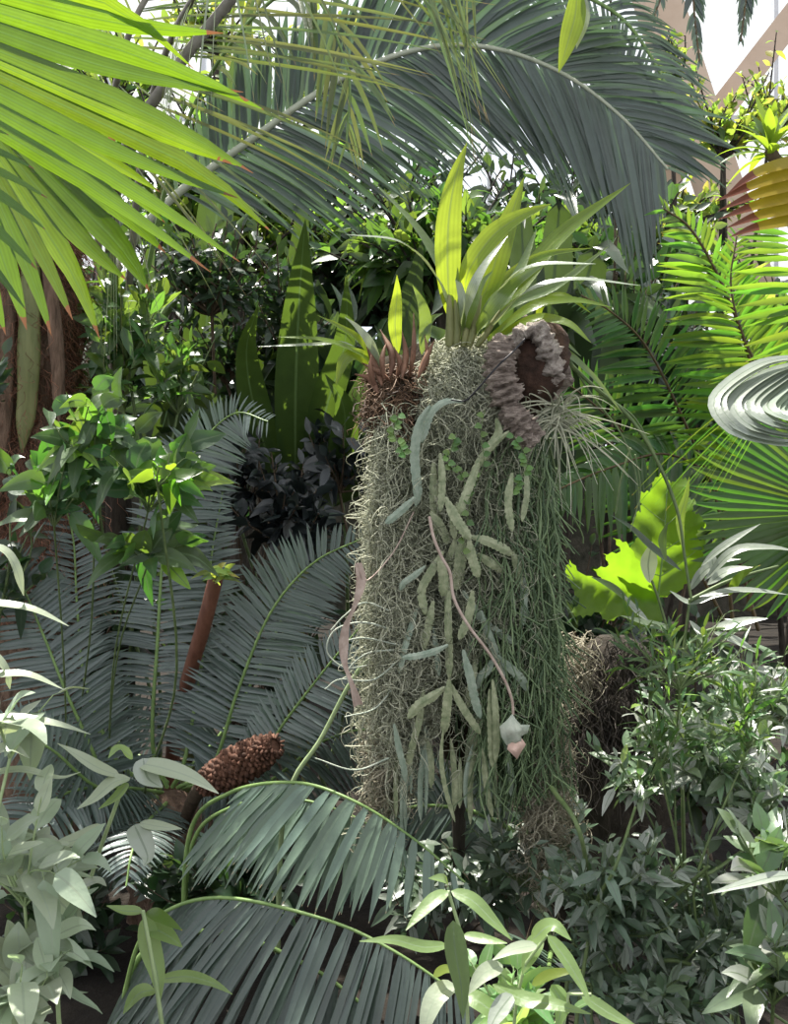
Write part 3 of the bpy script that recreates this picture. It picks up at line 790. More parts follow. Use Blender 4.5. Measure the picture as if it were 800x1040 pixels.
# ------------------------------------------------------------------ low palms, bottom
lp = Thing('low_palm', 'palm frond with broad grey-green leaflets hanging like a comb, below the cycad cone', 'palm', ground(P(190, 900, 2.9)))
frond(lp, [(185, 1000, 2.95), (192, 850, 2.9), (232, 806, 2.75), (300, 795, 2.6), (360, 814, 2.5), (420, 852, 2.45), (472, 896, 2.4)], 36, 0, 105, (0, -1, 0.5), (160, 32), 0.027, 0.12, 'palm_low', 'rachis', (0.009, 0.003), start=0.55, seg=7, tipfade=0.5, fold=0.35)
frond(lp, [(185, 1000, 2.95), (194, 862, 2.95), (235, 820, 2.9), (300, 812, 2.85), (360, 830, 2.8), (410, 862, 2.75)], 34, 0, 95, (0, -1, 0.5), (160, 50), 0.026, 0.18, 'palm_low', 'rachis', (0.009, 0.003), start=0.52, seg=7, tipfade=0.4, fold=0.35)
lq = Thing('low_palm', 'darker palm frond drooping along the bottom left of centre, speckled with light', 'palm', ground(P(150, 1000, 2.6)))
frond(lq, [(120, 1040, 2.6), (140, 960, 2.55), (170, 925, 2.5), (230, 912, 2.4), (330, 934, 2.3), (400, 966, 2.2), (480, 1020, 2.1)], 64, 0, 160, (0, -1, 0.4), (158, 48), 0.020, 0.14, 'palm_dark', 'rachis', (0.007, 0.003), start=0.34, seg=7, tipfade=0.3, fold=0.35, basefade=0.12)
frond(lq, [(120, 1040, 2.6), (140, 975, 2.6), (180, 950, 2.58), (240, 950, 2.5), (320, 985, 2.45), (380, 1030, 2.4)], 46, 0, 140, (0, -1, 0.4), (155, 50), 0.022, 0.2, 'palm_dark', 'rachis', (0.011, 0.004), start=0.25, seg=6)
lr = Thing('low_palm', 'dark shaded palm frond arching behind the foot of the moss column', 'palm', ground(P(540, 900, 3.2)))
frond(lr, [(560, 960, 3.2), (530, 860, 3.2), (490, 828, 3.15), (430, 818, 3.1), (380, 832, 3.05)], 48, 80, 70, (0, -1, 0.5), (70, 45), 0.022, 0.1, 'palm_dark', 'rachis', (0.012, 0.005), start=0.35, seg=6)
frond(lr, [(560, 960, 3.2), (560, 990, 2.7), (600, 1000, 2.5), (660, 1020, 2.4)], 22, 110, 90, (0, -1, 0.6), (60, 40), 0.024, 0.15, 'palm_low', 'rachis', (0.01, 0.004), start=0.2, seg=6)

# ------------------------------------------------------------------ fronds on the right
rf = Thing('feather_fern', 'bright green feathery frond plant right of the mounted orchid', 'fern', ground(P(700, 560, 4.2)))
frond(rf, [(760, 620, 4.2), (768, 470, 4.1), (764, 380, 4.0), (738, 300, 3.9), (704, 236, 3.85), (674, 212, 3.8)], 44, 96, 60, (0, -1, 0.2), (82, 35), 0.034, 0.12, 'fern', 'rachis_brown', (0.012, 0.004), start=0.30, seg=6, tipfade=0.55, kind='lance')
frond(rf, [(745, 640, 4.3), (730, 520, 4.3), (700, 440, 4.25), (658, 355, 4.2), (622, 318, 4.15), (590, 300, 4.1)], 56, 80, 80, (0, -1, 0.3), (80, 45), 0.026, 0.12, 'fern_mid', 'rachis_brown', (0.01, 0.004), start=0.3, seg=5, tipfade=0.5, kind='lance')
frond(rf, [(745, 650, 4.4), (690, 540, 4.45), (650, 460, 4.5), (590, 400, 4.5), (550, 380, 4.45)], 50, 80, 90, (0, -1, 0.3), (80, 45), 0.026, 0.15, 'fern_mid', 'rachis_brown', (0.01, 0.004), start=0.2, seg=5, tipfade=0.5, kind='lance')
frond(rf, [(770, 640, 4.3), (728, 500, 4.3), (680, 462, 4.2), (620, 475, 4.1), (560, 500, 4.0)], 46, 80, 60, (0, -1, 0.4), (85, 50), 0.036, 0.5, 'fern_mid', 'rachis_brown', (0.01, 0.004), start=0.3, seg=5, tipfade=0.4)
rg = Thing('feather_fern', 'tall yellow-green fern frond against the right edge with ruffled leaflets', 'fern', ground(P(810, 600, 3.6)))
frond(rg, [(850, 600, 3.6), (840, 420, 3.5), (815, 300, 3.4), (800, 220, 3.35), (806, 160, 3.3)], 44, 80, 50, (0, -1, 0.2), (100, 60), 0.026, 0.05, 'fern', 'rachis_brown', (0.011, 0.004), start=0.28, seg=6, tipfade=0.4, kind='lance')
frond(rg, [(850, 600, 3.65), (790, 420, 3.6), (756, 345, 3.6), (742, 290, 3.6), (748, 240, 3.6)], 44, 58, 64, (0, -1, 0.2), (80, 45), 0.022, 0.1, 'fern', 'rachis_brown', (0.01, 0.003), start=0.32, seg=6, tipfade=0.5, kind='lance')
ry = Thing('yellowing_palm', 'palm with a yellow and rust-red frond at the right edge below the spiky rosette', 'palm', ground(P(850, 600, 3.2)))
m_ = MB(); m_.tubes(spline([(P(850, 600, 3.2)[0], 3.2, 0), P(880, 600, 3.2), P(862, 300, 3.2), P(842, 200, 3.12), (P(832, 150, 3.0))], 20), .014, .008, 6)
ry.part('stem', m_, M['rachis'])
for i in range(6):
    strap(ry, [(838, 152 + i * 13, 3.0), (805, 164 + i * 12, 2.95), (768, 176 + i * 11, 2.92), (733 + rnd.uniform(-8, 8), 196 + i * 9, 2.9)], 15, 'yellow_tipped', facing=(0, -1, .5), kind='lance', fold=.2)
# rosette
ro = Thing('spiky_rosette_plant', 'dragon-tree-like rosette of bright arching strap leaves at the upper right edge', 'plant', ground(P(815, 600, 3.05)))
sb = MB(); sb.tubes(spline(pxl([(860, 1020, 3.05), (850, 600, 3.05), (815, 240, 3.05), (781, 152, 3.05)]), 20), 0.035, 0.02, 8)
ro.part('stem', sb, M['twig'])
c = P(781, 152, 3.05)
for k in range(26):
    a = -0.25 + k * 2.399963
    el = 0.15 + 1.2 * (k / 26)
    dvec = np.array((math.cos(a) * math.cos(el), math.sin(a) * math.cos(el), math.sin(el)))
    L_ = PX(rnd.uniform(48, 66), 3.05)
    t = np.linspace(0, 1, 14)[:, None]
    pth = c + (0, 0, (k - 13) * 0.002) + dvec * L_ * t + np.array((0, 0, -1.0)) * L_ * 0.5 * (t ** 2) * math.cos(el)
    m_ = MB(); m_.ribbon(pth, profile('strap', t[:, 0]) * 0.038, (0, -.5, 1), 0.25)
    ro.part('leaf', m_, M['fern'])

# fan palm at right edge
rp_ = Thing('fan_palm', 'smaller fan palm at the right edge with a leaf of painted whitish gloss', 'palm tree', ground(P(850, 700, 3.0)))
sb = MB(); sb.tubes(spline([(P(870, 500, 3)[0], 3.1, 0), P(875, 620, 3.1), P(865, 520, 3.05)], 12), 0.09, 0.07, 12)
rp_.part('trunk', sb, M['trunk'])
pf = MB()
for i in range(17):
    q_ = [(822, 362 + i * 1.5, 2.9), (772 + i * 3.0, 370 + i * 3.2, 2.8), (727 + i * 6.5, 404 + i * 1.2, 2.68), (742 + i * 6.0, 436 - i * 1.4, 2.6), (782 + i * 4, 450 - i * 2.2, 2.6), (826, 455 - i * 3.5, 2.6)]
    pth = spline(pxl(q_), 26)
    pf.ribbon(pth + rng.normal(0, .004, 3), PX(rnd.uniform(10, 17), 2.7) * np.interp(np.linspace(0, 1, 26), [0, .3, .7, 1], [.5, 1, .9, .1]), (-.3, -.8, .8 + rnd.uniform(-.3, .3)), .2)
rp_.part('gloss_painted_fan_leaf', pf, M['silver'], label='folded fan leaf with painted whitish gloss')  # silver colour stands in for the sheen on this leaf
fan_blade(rp_, (812, 366, 3.0), [(640, 470, 2.9), (668, 500, 2.9), (690, 500, 2.92), (712, 480, 2.95), (740, 482, 3.0)], (0, -1, 0.3), 12, 'fern', split=0.2, tipdrop=0.1)
fan_blade(rp_, (862, 520, 3.25), [(760, 395, 3.3), (726, 430, 3.3), (704, 470, 3.3), (695, 520, 3.3), (705, 570, 3.25), (740, 610, 3.2), (800, 640, 3.2)], (0, -1, 0.3), 26, 'fern_mid', split=0.75, pleat=0.5)
sb = MB()
for q in ((806, 352, 2.9), (812, 366, 3.0), (862, 520, 3.25)):
    sb.tubes(spline([P(865, 522, 3.05), (P(*q) + P(865, 520, 3.05)) / 2 + (0.05, 0, 0), P(*q)], 10), 0.012, 0.008, 6)
rp_.part('leaf_stalks', sb, M['stem'])

# ------------------------------------------------------------------ lobed glowing leaf
lo = Thing('lobed_leaf_plant', 'plant with a big backlit yellow-green leaf with jagged lobes, right of the moss column', 'plant', ground(P(660, 700, 3.3)))
def lobed(outline, midrib, d0, tilt, name='lobed_leaf'):
    o2 = []
    for i in range(len(outline)):
        (x0, y0), (x1, y1) = outline[i], outline[(i + 1) % len(outline)]
        ln = math.hypot(x1 - x0, y1 - y0); nx, ny = (y1 - y0) / max(ln, 1e-6), -(x1 - x0) / max(ln, 1e-6)
        o2.append((x0, y0))
        for k in range(1, 4):
            j = (1.6 if k % 2 else -0.8) * rnd.uniform(.4, 1.4)
            o2.append((x0 + (x1 - x0) * k / 4 + nx * j, y0 + (y1 - y0) * k / 4 + ny * j))
    outline = o2
    pts2 = [Vector((x, y)) for x, y in outline]
    n0 = len(pts2)
    xs = [p[0] for p in outline]; ys = [p[1] for p in outline]
    from mathutils.geometry import intersect_point_tri_2d
    def inside(x, y):
        c_ = False; j = n0 - 1
        for i in range(n0):
            if (ys[i] > y) != (ys[j] > y) and x < (xs[j] - xs[i]) * (y - ys[i]) / (ys[j] - ys[i]) + xs[i]: c_ = not c_
            j = i
        return c_
    for x in np.arange(min(xs), max(xs), 5.0):
        for y in np.arange(min(ys), max(ys), 5.0):
            if inside(x, y): pts2.append(Vector((x + rnd.uniform(-.6, .6), y + rnd.uniform(-.6, .6))))
    vs, es, fs, _, _, _ = delaunay_2d_cdt(pts2, [(i, (i + 1) % n0) for i in range(n0)], [list(range(n0))], 1, 1e-4)
    (ax_, ay_), (bx_, by_) = midrib
    L2 = math.hypot(bx_ - ax_, by_ - ay_)
    V = []; U = []
    for v in vs:
        s_ = ((v.x - ax_) * (bx_ - ax_) + (v.y - ay_) * (by_ - ay_)) / L2 ** 2
        o_ = ((v.x - ax_) * (by_ - ay_) - (v.y - ay_) * (bx_ - ax_)) / L2
        vein = abs(math.sin(s_ * 16 - abs(o_) * 0.09))
        d = d0 + tilt * s_ - 0.0016 * abs(o_) + 0.010 * vein + 0.05 * mnoise.noise(Vector((v.x * .02, v.y * .02, 0)))
        V.append(P(v.x, v.y, d)); U.append((s_ * 0.9, 0.5 + o_ / 160))
    m_ = MB(); m_.add(V, [tuple(f) for f in fs if len(f) == 3], U)
    return m_
m1 = lobed([(673, 479), (681, 492), (690, 486), (697, 486), (698, 506), (706, 508), (702, 520), (711, 524), (717, 534), (708, 538), (706, 548), (716, 549), (712, 560), (718, 573), (710, 584), (700, 588), (690, 600), (672, 606), (650, 606), (628, 596), (636, 584), (622, 570), (640, 556), (648, 545), (640, 535), (646, 524), (652, 512), (648, 500), (660, 500), (664, 488)], ((668, 606), (678, 482)), 3.3, 0.05)
l1 = lo.part('lobed_leaf', m1, M['lobed'])
m2_ = lobed([(668, 606), (650, 570), (636, 550), (622, 546), (630, 560), (612, 562), (618, 574), (602, 578), (612, 590), (590, 582), (578, 568), (572, 582), (580, 596), (588, 612), (578, 622), (592, 628), (608, 622), (616, 634), (630, 626), (650, 640), (676, 630)], ((668, 612), (590, 590)), 3.25, -0.05)
lo.part('lobed_leaf', m2_, M['lobed'])
sb = MB(); sb.tubes(spline(pxl([(640, 900, 3.4), (655, 720, 3.38), (668, 606, 3.3)]), 14), 0.014, 0.008, 6)
sb.tubes(spline(pxl([(668, 606, 3.298), (674, 550, 3.31), (678, 484, 3.34)]), 14), 0.004, 0.0015, 5)
for sx, sy, ex, ey in ((671, 585, 706, 560), (671, 585, 634, 572), (673, 560, 712, 532), (673, 560, 644, 540), (675, 535, 700, 510), (675, 530, 652, 512)):
    sb.tubes(spline(pxl([(sx, sy, 3.30), ((sx + ex) / 2, (sy + ey) / 2 + 1, 3.29), (ex, ey, 3.27)]), 8), 0.002, 0.001, 4)
lo.part('stem', sb, M['rachis'])

# ------------------------------------------------------------------ the hanging epiphyte column
mt = Thing('plant_post', 'dark post wrapped in roots and peat that carries the mounted orchids and moss', 'plant mount', ground(P(465, 600, 2.85)))
cm = MB()
zc = [P(450, 350, 2.85), P(452, 372, 2.85), P(460, 420, 2.85), P(468, 520, 2.87), P(470, 620, 2.88), P(468, 700, 2.88), P(466, 770, 2.88)]
cp = spline(zc, 40)
rad = np.interp(np.linspace(0, 1, 40), [0, .05, .15, .4, .7, .86, 1], [.10, .15, .19, .19, .16, .10, .05])
lumpy(cm, cp, rad, seg=40, amp=.35, freq=5, flat=(1, .75))
core_o = mt.part('root_core', cm, M['core'])
pm = MB(); lumpy(pm, spline([(cp[-1][0], 2.9, 0.0), (cp[-1][0], 2.89, .4), cp[-2]], 20), np.full(20, .02), seg=12, amp=.2)
mt.part('post', pm, M['bark'])
rm = MB()
K = 900
a = rng.uniform(0, 6.28, K)
st = P(402, 398, 2.72) + np.stack([np.cos(a) * rng.uniform(0, .09, K), -np.abs(np.sin(a)) * .07, rng.uniform(-.06, .07, K)], 1)
rm.tubes(curls(st, rng.uniform(.05, .17, K), .018, 10, down=.6, wander=2.0), .0022, .001, 3)
lump = MB(); lumpy(lump, spline(pxl([(402, 362, 2.75), (403, 378, 2.75), (404, 400, 2.75), (402, 425, 2.76), (402, 450, 2.78)]), 14), np.array([.03, .07, .085, .095, .1, .1, .1, .095, .09, .085, .075, .06, .05, .03]), seg=20, amp=.4, freq=12)
ck = mt.part('root_ball', lump, M['core'])
mt.part('roots', rm, M['roots'], parent=ck, kind='stuff')

def moss(name, label, starts, length, amp, mat, steps=26, r=(.0022, .0012), wander=.35, hairs=0, freq=(14, 40), hl=(.03, .09), cat='moss', loc=None):
    paths = curls(starts, length, amp, steps, wander=wander, freq=freq)
    m_ = MB(); m_.tubes(paths, r[0], r[1], 3)
    if hairs:
        K = len(starts)
        ki = rng.integers(0, K, hairs); si = rng.integers(1, steps - 1, hairs)
        p0 = paths[ki, si]
        ln = rng.uniform(hl[0], hl[1], hairs)[:, None, None]
        dirv = nrm(rng.normal(0, 1, (hairs, 3)) * (1, .8, .7)) [:, None]
        bend = nrm(rng.normal(0, 1, (hairs, 3)))[:, None]
        t = np.linspace(0, 1, 9)[None, :, None]; th0 = rng.uniform(3, 7.5, hairs)[:, None, None]
        hp_ = p0[:, None] + ln * (dirv * np.sin(th0 * t) / th0 * 1.8 + bend * (1 - np.cos(th0 * t)) / th0 * 1.8 + np.array((0, 0, -.35)) * t)
        m_.tubes(hp_, r[0] * .8, r[1] * .7, 3)
    l = np.asarray(starts).mean(0) if loc is None else loc
    o_ = m_.build(name, M[mat], None, l)
    tag(o_, label, cat, kind='stuff')
    return o_

def spray(n, xr, yr, dr):
    return np.array([P(rnd.uniform(*xr), rnd.uniform(*yr), rnd.uniform(*dr)) for _ in range(n)])

# left curtain
stA = spray(230, (384, 408), (405, 470), (2.60, 2.85))
stB = spray(230, (384, 430), (470, 620), (2.56, 2.80))
stC = spray(120, (388, 440), (600, 690), (2.56, 2.9))
moss('spanish_moss', 'pale grey-green curtain of hanging moss down the left side of the column',
     np.vstack([stA, stB, stC]), np.concatenate([rng.uniform(.45, 1.12, 230), rng.uniform(.2, .6, 230), rng.uniform(.1, .3, 120)]), .016, 'moss', steps=40, hairs=15000, wander=.65, hl=(.03, .08))
# cushion on the top
K = 2600
a = rng.uniform(0, 6.28, K); q = rng.uniform(0, 1, K) ** .5
px_ = 472 + 38 * np.cos(a) * q; py_ = 384 + 44 * np.sin(a) * q
dep = 2.62 + .10 * q ** 2 + rng.uniform(-.02, .03, K)
stD = np.array([P(x, y, d) for x, y, d in zip(px_, py_, dep)])
moss('spanish_moss', 'tangled cushion of pale moss on top of the column below the strap leaves', stD, rng.uniform(.05, .16, K), .022, 'moss', steps=14, wander=2.4, hairs=5000, freq=(25, 70))
# middle curtain (shade put into the strand colour)
stE = spray(420, (420, 535), (400, 600), (2.56, 2.78))
moss('spanish_moss', 'grey shade-coloured moss strands hanging down the middle behind the flat cactus stems', stE, rng.uniform(.15, .55, 420), .02, 'moss_dark', steps=34, hairs=9000, wander=.8)
# lower right, straw coloured
stF = spray(60, (540, 572), (700, 800), (2.62, 2.78))
moss('spanish_moss', 'straw-coloured curly moss at the lower right tail of the column', stF, rng.uniform(.15, .42, 60), .022, 'straw', steps=30, hairs=1300, wander=1.1)
stG = spray(26, (382, 402), (720, 790), (2.62, 2.78))
moss('spanish_moss', 'thin dry moss strands at the lower left tail of the column', stG, rng.uniform(.1, .3, 26), .022, 'straw', steps=24, hairs=500, wander=1.1)

# string-stemmed cactus down the right side
K = 250
xs = rng.uniform(496, 558, K); ys = 425 + 190 * rng.random(K) ** 1.3
st = np.array([P(x, y, d) for x, y, d in zip(xs, ys, rng.uniform(2.55, 2.82, K))])
Ls = np.minimum(rng.uniform(.45, 1.05, K), (800 - ys) / F * 2.7)
pa = curls(st, Ls, .016, 26, wander=.6, freq=(3, 9), out=np.stack([rng.uniform(-.08, .09, K), np.zeros(K), np.zeros(K)], 1))
rh = Thing('string_cactus', 'dense mass of thin dark green string-like stems hanging down the right of the column', 'cactus', P(535, 470, 2.7))
m_ = MB(); m_.tubes(pa, .0028, .0018, 4)
rh.part('hanging_stems', m_, M['rhip'], kind='stuff')
m_ = MB()
H = 3000
ki = rng.integers(0, K, H); si = rng.integers(3, 25, H)
p0 = pa[ki, si]; t = np.linspace(0, 1, 5)[None, :, None]
dv = nrm(np.stack([rng.normal(0, .7, H), rng.normal(0, .5, H), -np.ones(H)], 1))[:, None]
m_.tubes(p0[:, None] + dv * t * rng.uniform(.03, .13, H)[:, None, None], .0024, .0018, 3)
rh.part('side_stems', m_, M['rhip'], kind='stuff')

# flat-stemmed forest cactus: each segment a stem
fc_ = Thing('forest_cactus', 'epiphytic cactus with flat grey-green notched stems draped down the front of the column', 'cactus', P(440, 440, 2.6))
D0 = 2.50
stems = [
 ([(437, 412), (426, 430), (421, 462), (424, 500), (422, 515)], 12, 1), ([(421, 505), (408, 518), (391, 532)], 9, 1), ([(470, 408), (452, 408), (438, 420), (428, 450)], 6, 1),
 ([(504, 425), (506, 440), (496, 455), (488, 472)], 10, 0), ([(517, 438), (500, 452), (486, 470), (476, 492)], 9, 0), ([(486, 470), (478, 490), (468, 515), (462, 530)], 10, 0),
 ([(440, 470), (441, 500), (444, 540), (446, 565)], 14, 0), ([(452, 505), (462, 525), (472, 540), (478, 548)], 12, 0), ([(437, 520), (446, 532), (454, 548), (456, 552)], 11, 0),
 ([(478, 545), (496, 550), (512, 558), (520, 564)], 11, 0), ([(476, 548), (479, 565), (484, 580), (487, 586)], 12, 0), ([(462, 548), (460, 560), (455, 572), (451, 578)], 11, 0),
 ([(470, 545), (468, 565), (465, 585), (463, 600)], 14, 0), ([(485, 562), (495, 570), (505, 576), (512, 582)], 10, 0), ([(446, 565), (450, 585), (450, 600), (449, 606)], 11, 0),
 ([(456, 600), (455, 630), (456, 660), (456, 690)], 9, 0), ([(456, 690), (454, 715), (452, 735), (451, 745)], 11, 0), ([(458, 695), (466, 712), (476, 728), (488, 746)], 9, 0),
 ([(452, 698), (438, 708), (425, 716), (414, 730)], 11, 0), ([(470, 600), (490, 630), (510, 645), (525, 655)], 9, 1), ([(488, 620), (496, 645), (505, 668), (512, 690)], 10, 1),
 ([(502, 668), (495, 680), (486, 690), (484, 700)], 10, 1), ([(505, 666), (515, 676), (528, 688), (536, 702)], 10, 1), ([(455, 655), (440, 662), (424, 666), (408, 668)], 8, 1),
 ([(432, 575), (420, 585), (410, 592), (406, 600)], 7, 1), ([(470, 660), (478, 690), (482, 710), (488, 730)], 10, 1), ([(500, 690), (503, 720), (504, 750), (503, 775)], 9, 0),
 ([(497, 700), (498, 730), (499, 760), (500, 780)], 8, 0), ([(400, 735), (405, 760), (410, 780), (412, 795)], 8, 1), ([(450, 740), (448, 770), (452, 800), (462, 835)], 4, 0),
 ([(430, 700), (426, 730), (418, 760), (412, 790)], 8, 0), ([(520, 560), (525, 575), (527, 590), (524, 597)], 9, 0), ([(447, 460), (449, 490), (447, 520)], 9, 0),
 ([(465, 510), (460, 530), (462, 548)], 9, 0), ([(480, 600), (476, 625), (466, 650)], 10, 0), ([(440, 610), (434, 640), (430, 660)], 9, 0), ([(520, 480), (516, 510), (520, 540)], 9, 0),
 ([(533, 470), (535, 500), (530, 530)], 8, 0), ([(490, 760), (494, 800), (500, 830)], 5, 0), ([(450, 560), (438, 580), (428, 600), (432, 625)], 10, 0)]
for i, (pl_, w_, mm_) in enumerate(stems):
    dd_ = D0 + rnd.uniform(-.06, .06)
    strap(fc_, [(x, y, dd_ + .01 * k) for k, (x, y) in enumerate(pl_)], w_ * .74 if w_ > 6 else w_, 'cactus_pale' if mm_ else 'cactus', facing=(rnd.uniform(-.5, .5), -1, .2), name='stem', kind='paddle', thick=.0022, crenate=.3, n=30, flat=True)
for i in range(34):
    x = rnd.uniform(405, 540); y = rnd.uniform(470, 740); dd_ = D0 + rnd.uniform(.03, .2); L_ = rnd.uniform(30, 75); s_ = rnd.uniform(-.35, .35)
    strap(fc_, [(x, y, dd_), (x + s_ * L_ * .5, y + L_ * .55, dd_ - .01), (x + s_ * L_ * .8, y + L_, dd_)], rnd.uniform(5, 8.5), rnd.choice(['cactus', 'cactus', 'cactus_pale']), facing=(rnd.uniform(-.8, .8), -1, .2), name='stem', kind='paddle', thick=.002, crenate=.3, n=20, flat=True)

for i in range(16):
    x = rnd.uniform(405, 515); y = rnd.uniform(715, 770); L_ = rnd.uniform(50, 95); s_ = rnd.uniform(-.25, .25)
    strap(fc_, [(x, y, 2.6), (x + s_ * L_ * .5, y + L_ * .5, 2.6), (x + s_ * L_ * .5, y + L_, 2.6)], rnd.uniform(3, 6), rnd.choice(['cactus', 'cactus_pale']), facing=(rnd.uniform(-.8, .8), -1, .2), name='stem', kind='paddle', thick=.0015, crenate=.2, n=16, flat=True)
# round-leaved creeper
cr = Thing('round_leaf_creeper', 'tiny creeper with round green leaves strung between moss cushion and flat stems', 'vine', P(488, 420, 2.5))
sm_ = MB(); lm_ = MB()
for pts in ([(492, 417), (488, 440), (491, 470), (480, 500), (474, 530), (470, 560)], [(463, 440), (455, 470), (468, 480), (474, 500)], [(405, 420), (400, 440), (412, 462)], [(520, 440), (535, 470), (520, 500)]):
    path = spline([P(x, y, 2.47) for x, y in pts], 30)
    sm_.tubes(path, .0014, .001, 4)
    for k in range(1, 30, 2):
        v = np.array((rnd.choice((-1, 1)) * 1.0, -.4, rnd.uniform(-.4, .4)))
        lm_.blades(path[k], v, (0, -1, .5), .022, .02, .1, 'ovate', 5)
cr.part('stem', sm_, M['stem']); cr.part('foliage', lm_, M['coin'])

# cork bark tube
ck_ = Thing('cork_bark_tube', 'hollow grey cork bark branch with painted inner shade at the top right of the column', 'bark', P(520, 400, 2.6))
def bark_tube():
    m_ = MB(); mi = MB(); me_ = MB()
    # a leaning open half-tube: outer shell to the right, closed dark body painted as the hollow's shade towards the camera
    path = spline(pxl([(536, 336, 2.66), (546, 352, 2.62), (543, 385, 2.62), (536, 410, 2.66), (536, 420, 2.68)]), 26)
    rr = np.interp(np.linspace(0, 1, 26), [0, .15, .5, .8, 1], [.045, .078, .085, .06, .035])
    lumpy(mi, path, rr, seg=24, amp=.25, freq=14, flat=(1, .6))
    # rim of shell around the hollow
    rim = spline(pxl([(520, 350, 2.57), (530, 338, 2.57), (543, 335, 2.56), (553, 346, 2.56), (558, 362, 2.57), (561, 376, 2.58), (557, 388, 2.60), (548, 398, 2.62)]), 110)
    lumpy(me_, rim, np.interp(np.linspace(0, 1, 110), [0, .1, .6, 1], [.012, .022, .028, .014]), seg=30, amp=.8, freq=38)
    sh = spline(pxl([(530, 340, 2.66), (550, 344, 2.68), (562, 368, 2.68), (556, 392, 2.70), (545, 402, 2.7)]), 30)
    lumpy(m_, sh, np.full(30, .045), seg=30, amp=.5, freq=26)
    return m_, mi, me_
a_, b_, c_ = bark_tube()
shell = ck_.part('shell', a_, M['cork'])
ck_.part('hollow', b_, M['cork_shade'], parent=shell)
ck_.part('rim', c_, M['cork_edge'], parent=shell)
m_ = MB(); lumpy(m_, spline(pxl([(515, 348, 2.55), (509, 356, 2.53), (508, 375, 2.52), (512, 395, 2.52), (519, 409, 2.53)]), 120), np.interp(np.linspace(0, 1, 120), [0, .12, .9, 1], [.018, .036, .040, .030]), seg=56, amp=.38, freq=44, ridges=.55)
ck_.part('bark_piece', m_, M['cork'], label='upper corky bark piece')
m_ = MB(); lumpy(m_, spline(pxl([(516, 413, 2.53), (522, 424, 2.52), (532, 438, 2.53), (538, 447, 2.55)]), 90), np.interp(np.linspace(0, 1, 90), [0, .15, .85, 1], [.025, .036, .040, .03]), seg=56, amp=.38, freq=44, ridges=.6, seed=5)
ck_.part('bark_piece', m_, M['cork'], label='lower corky bark piece below the gap')
# wire
wm = MB(); wm.tubes(spline(pxl([(458, 406, 2.50), (472, 407, 2.48), (484, 396, 2.46), (505, 372, 2.46), (520, 358, 2.47), (533, 344, 2.52)]), 40), .0024, .0024, 6)
tag(wm.build('tie_wire', M['wire'], None, P(470, 406, 2.5)), 'thin black wire running diagonally from the moss to the cork bark', 'wire')

# top orchid
oc = Thing('orchid', 'large mounted orchid with tall glowing yellow-green strap leaves on top of the column', 'orchid', P(470, 350, 2.66))
B = 2.66
leaves = [
 ([(459, 330, B), (455, 290, 2.64), (455, 230, 2.62), (462, 182, 2.62), (474, 145, 2.64)], 27, 'orchid', (0.1, -1, 0.1), 'lance'),
 ([(466, 335, B), (452, 285, 2.66), (426, 235, 2.72), (379, 184, 2.8)], 11, 'orchid_dark', (0.3, -1, 0.7), 'strap'),
 ([(462, 330, B), (443, 282, 2.6), (408, 247, 2.5), (350, 238, 2.42)], 14, 'orchid_grey', (0, -.7, 1), 'strap'),
 ([(474, 335, B), (495, 290, 2.7), (509, 245, 2.72), (520, 215, 2.74), (532, 180, 2.76)], 27, 'orchid', (-.1, -1, .1), 'lance'),
 ([(472, 300, B), (476, 275, 2.6), (500, 240, 2.58), (528, 220, 2.56), (560, 207, 2.54)], 24, 'orchid', (-.3, -1, .3), 'lance'),
 ([(480, 340, B), (520, 300, 2.75), (568, 240, 2.85), (640, 186, 2.95)], 19, 'orchid', (-.3, -1, .2), 'lance'),
 ([(485, 340, B), (512, 290, 2.55), (545, 270, 2.48), (605, 268, 2.42)], 17, 'orchid_grey', (0, -.7, 1), 'strap'),
 ([(490, 340, B), (520, 310, 2.6), (565, 290, 2.6), (618, 250, 2.6)], 12, 'orchid_dark', (0, -1, .6), 'strap'),
 ([(492, 342, B), (530, 300, 2.5), (580, 284, 2.45), (650, 290, 2.4)], 13, 'orchid_grey', (0, -.7, 1), 'strap'),
 ([(495, 345, B), (540, 312, 2.6), (580, 305, 2.6), (622, 312, 2.6)], 15, 'orchid', (0, -1, .8), 'strap'),
 ([(500, 345, B), (540, 325, 2.6), (575, 328, 2.55), (600, 348, 2.5)], 14, 'orchid', (0, -1, .6), 'strap'),
 ([(480, 340, B), (500, 300, 2.75), (545, 262, 2.8), (600, 252, 2.8)], 14, 'orchid', (0, -1, .4), 'strap'),
 ([(478, 345, B), (495, 318, 2.55), (520, 290, 2.55), (560, 262, 2.55)], 16, 'orchid_dark', (-.2, -1, .3), 'strap'),
 ([(470, 340, B), (478, 300, 2.5), (492, 270, 2.5), (515, 240, 2.55)], 13, 'orchid_grey', (-.5, -1, .3), 'strap'),
 ([(470, 345, B), (476, 320, 2.58), (488, 290, 2.58), (500, 275, 2.6)], 12, 'orchid_dark', (0, -1, .3), 'strap'),
 ([(468, 345, B), (470, 310, 2.62), (464, 280, 2.64), (462, 262, 2.64)], 9, 'orchid_grey', (0, -1, .3), 'strap'),
 ([(500, 345, B), (530, 335, 2.7), (560, 338, 2.7), (590, 362, 2.7)], 10, 'orchid_dark', (0, -1, .6), 'strap'),
 ([(505, 345, B), (560, 350, 2.7), (600, 380, 2.7), (632, 420, 2.7)], 9, 'orchid_dark', (0, -1, .6), 'strap'),
 ([(490, 345, B), (515, 300, 2.7), (530, 270, 2.75), (545, 232, 2.8)], 13, 'orchid_dark', (-.3, -1, .1), 'strap'),
 ([(545, 335, 2.64), (550, 310, 2.64), (572, 300, 2.62), (600, 318, 2.6)], 9, 'orchid', (0, -1, .6), 'strap'),
]
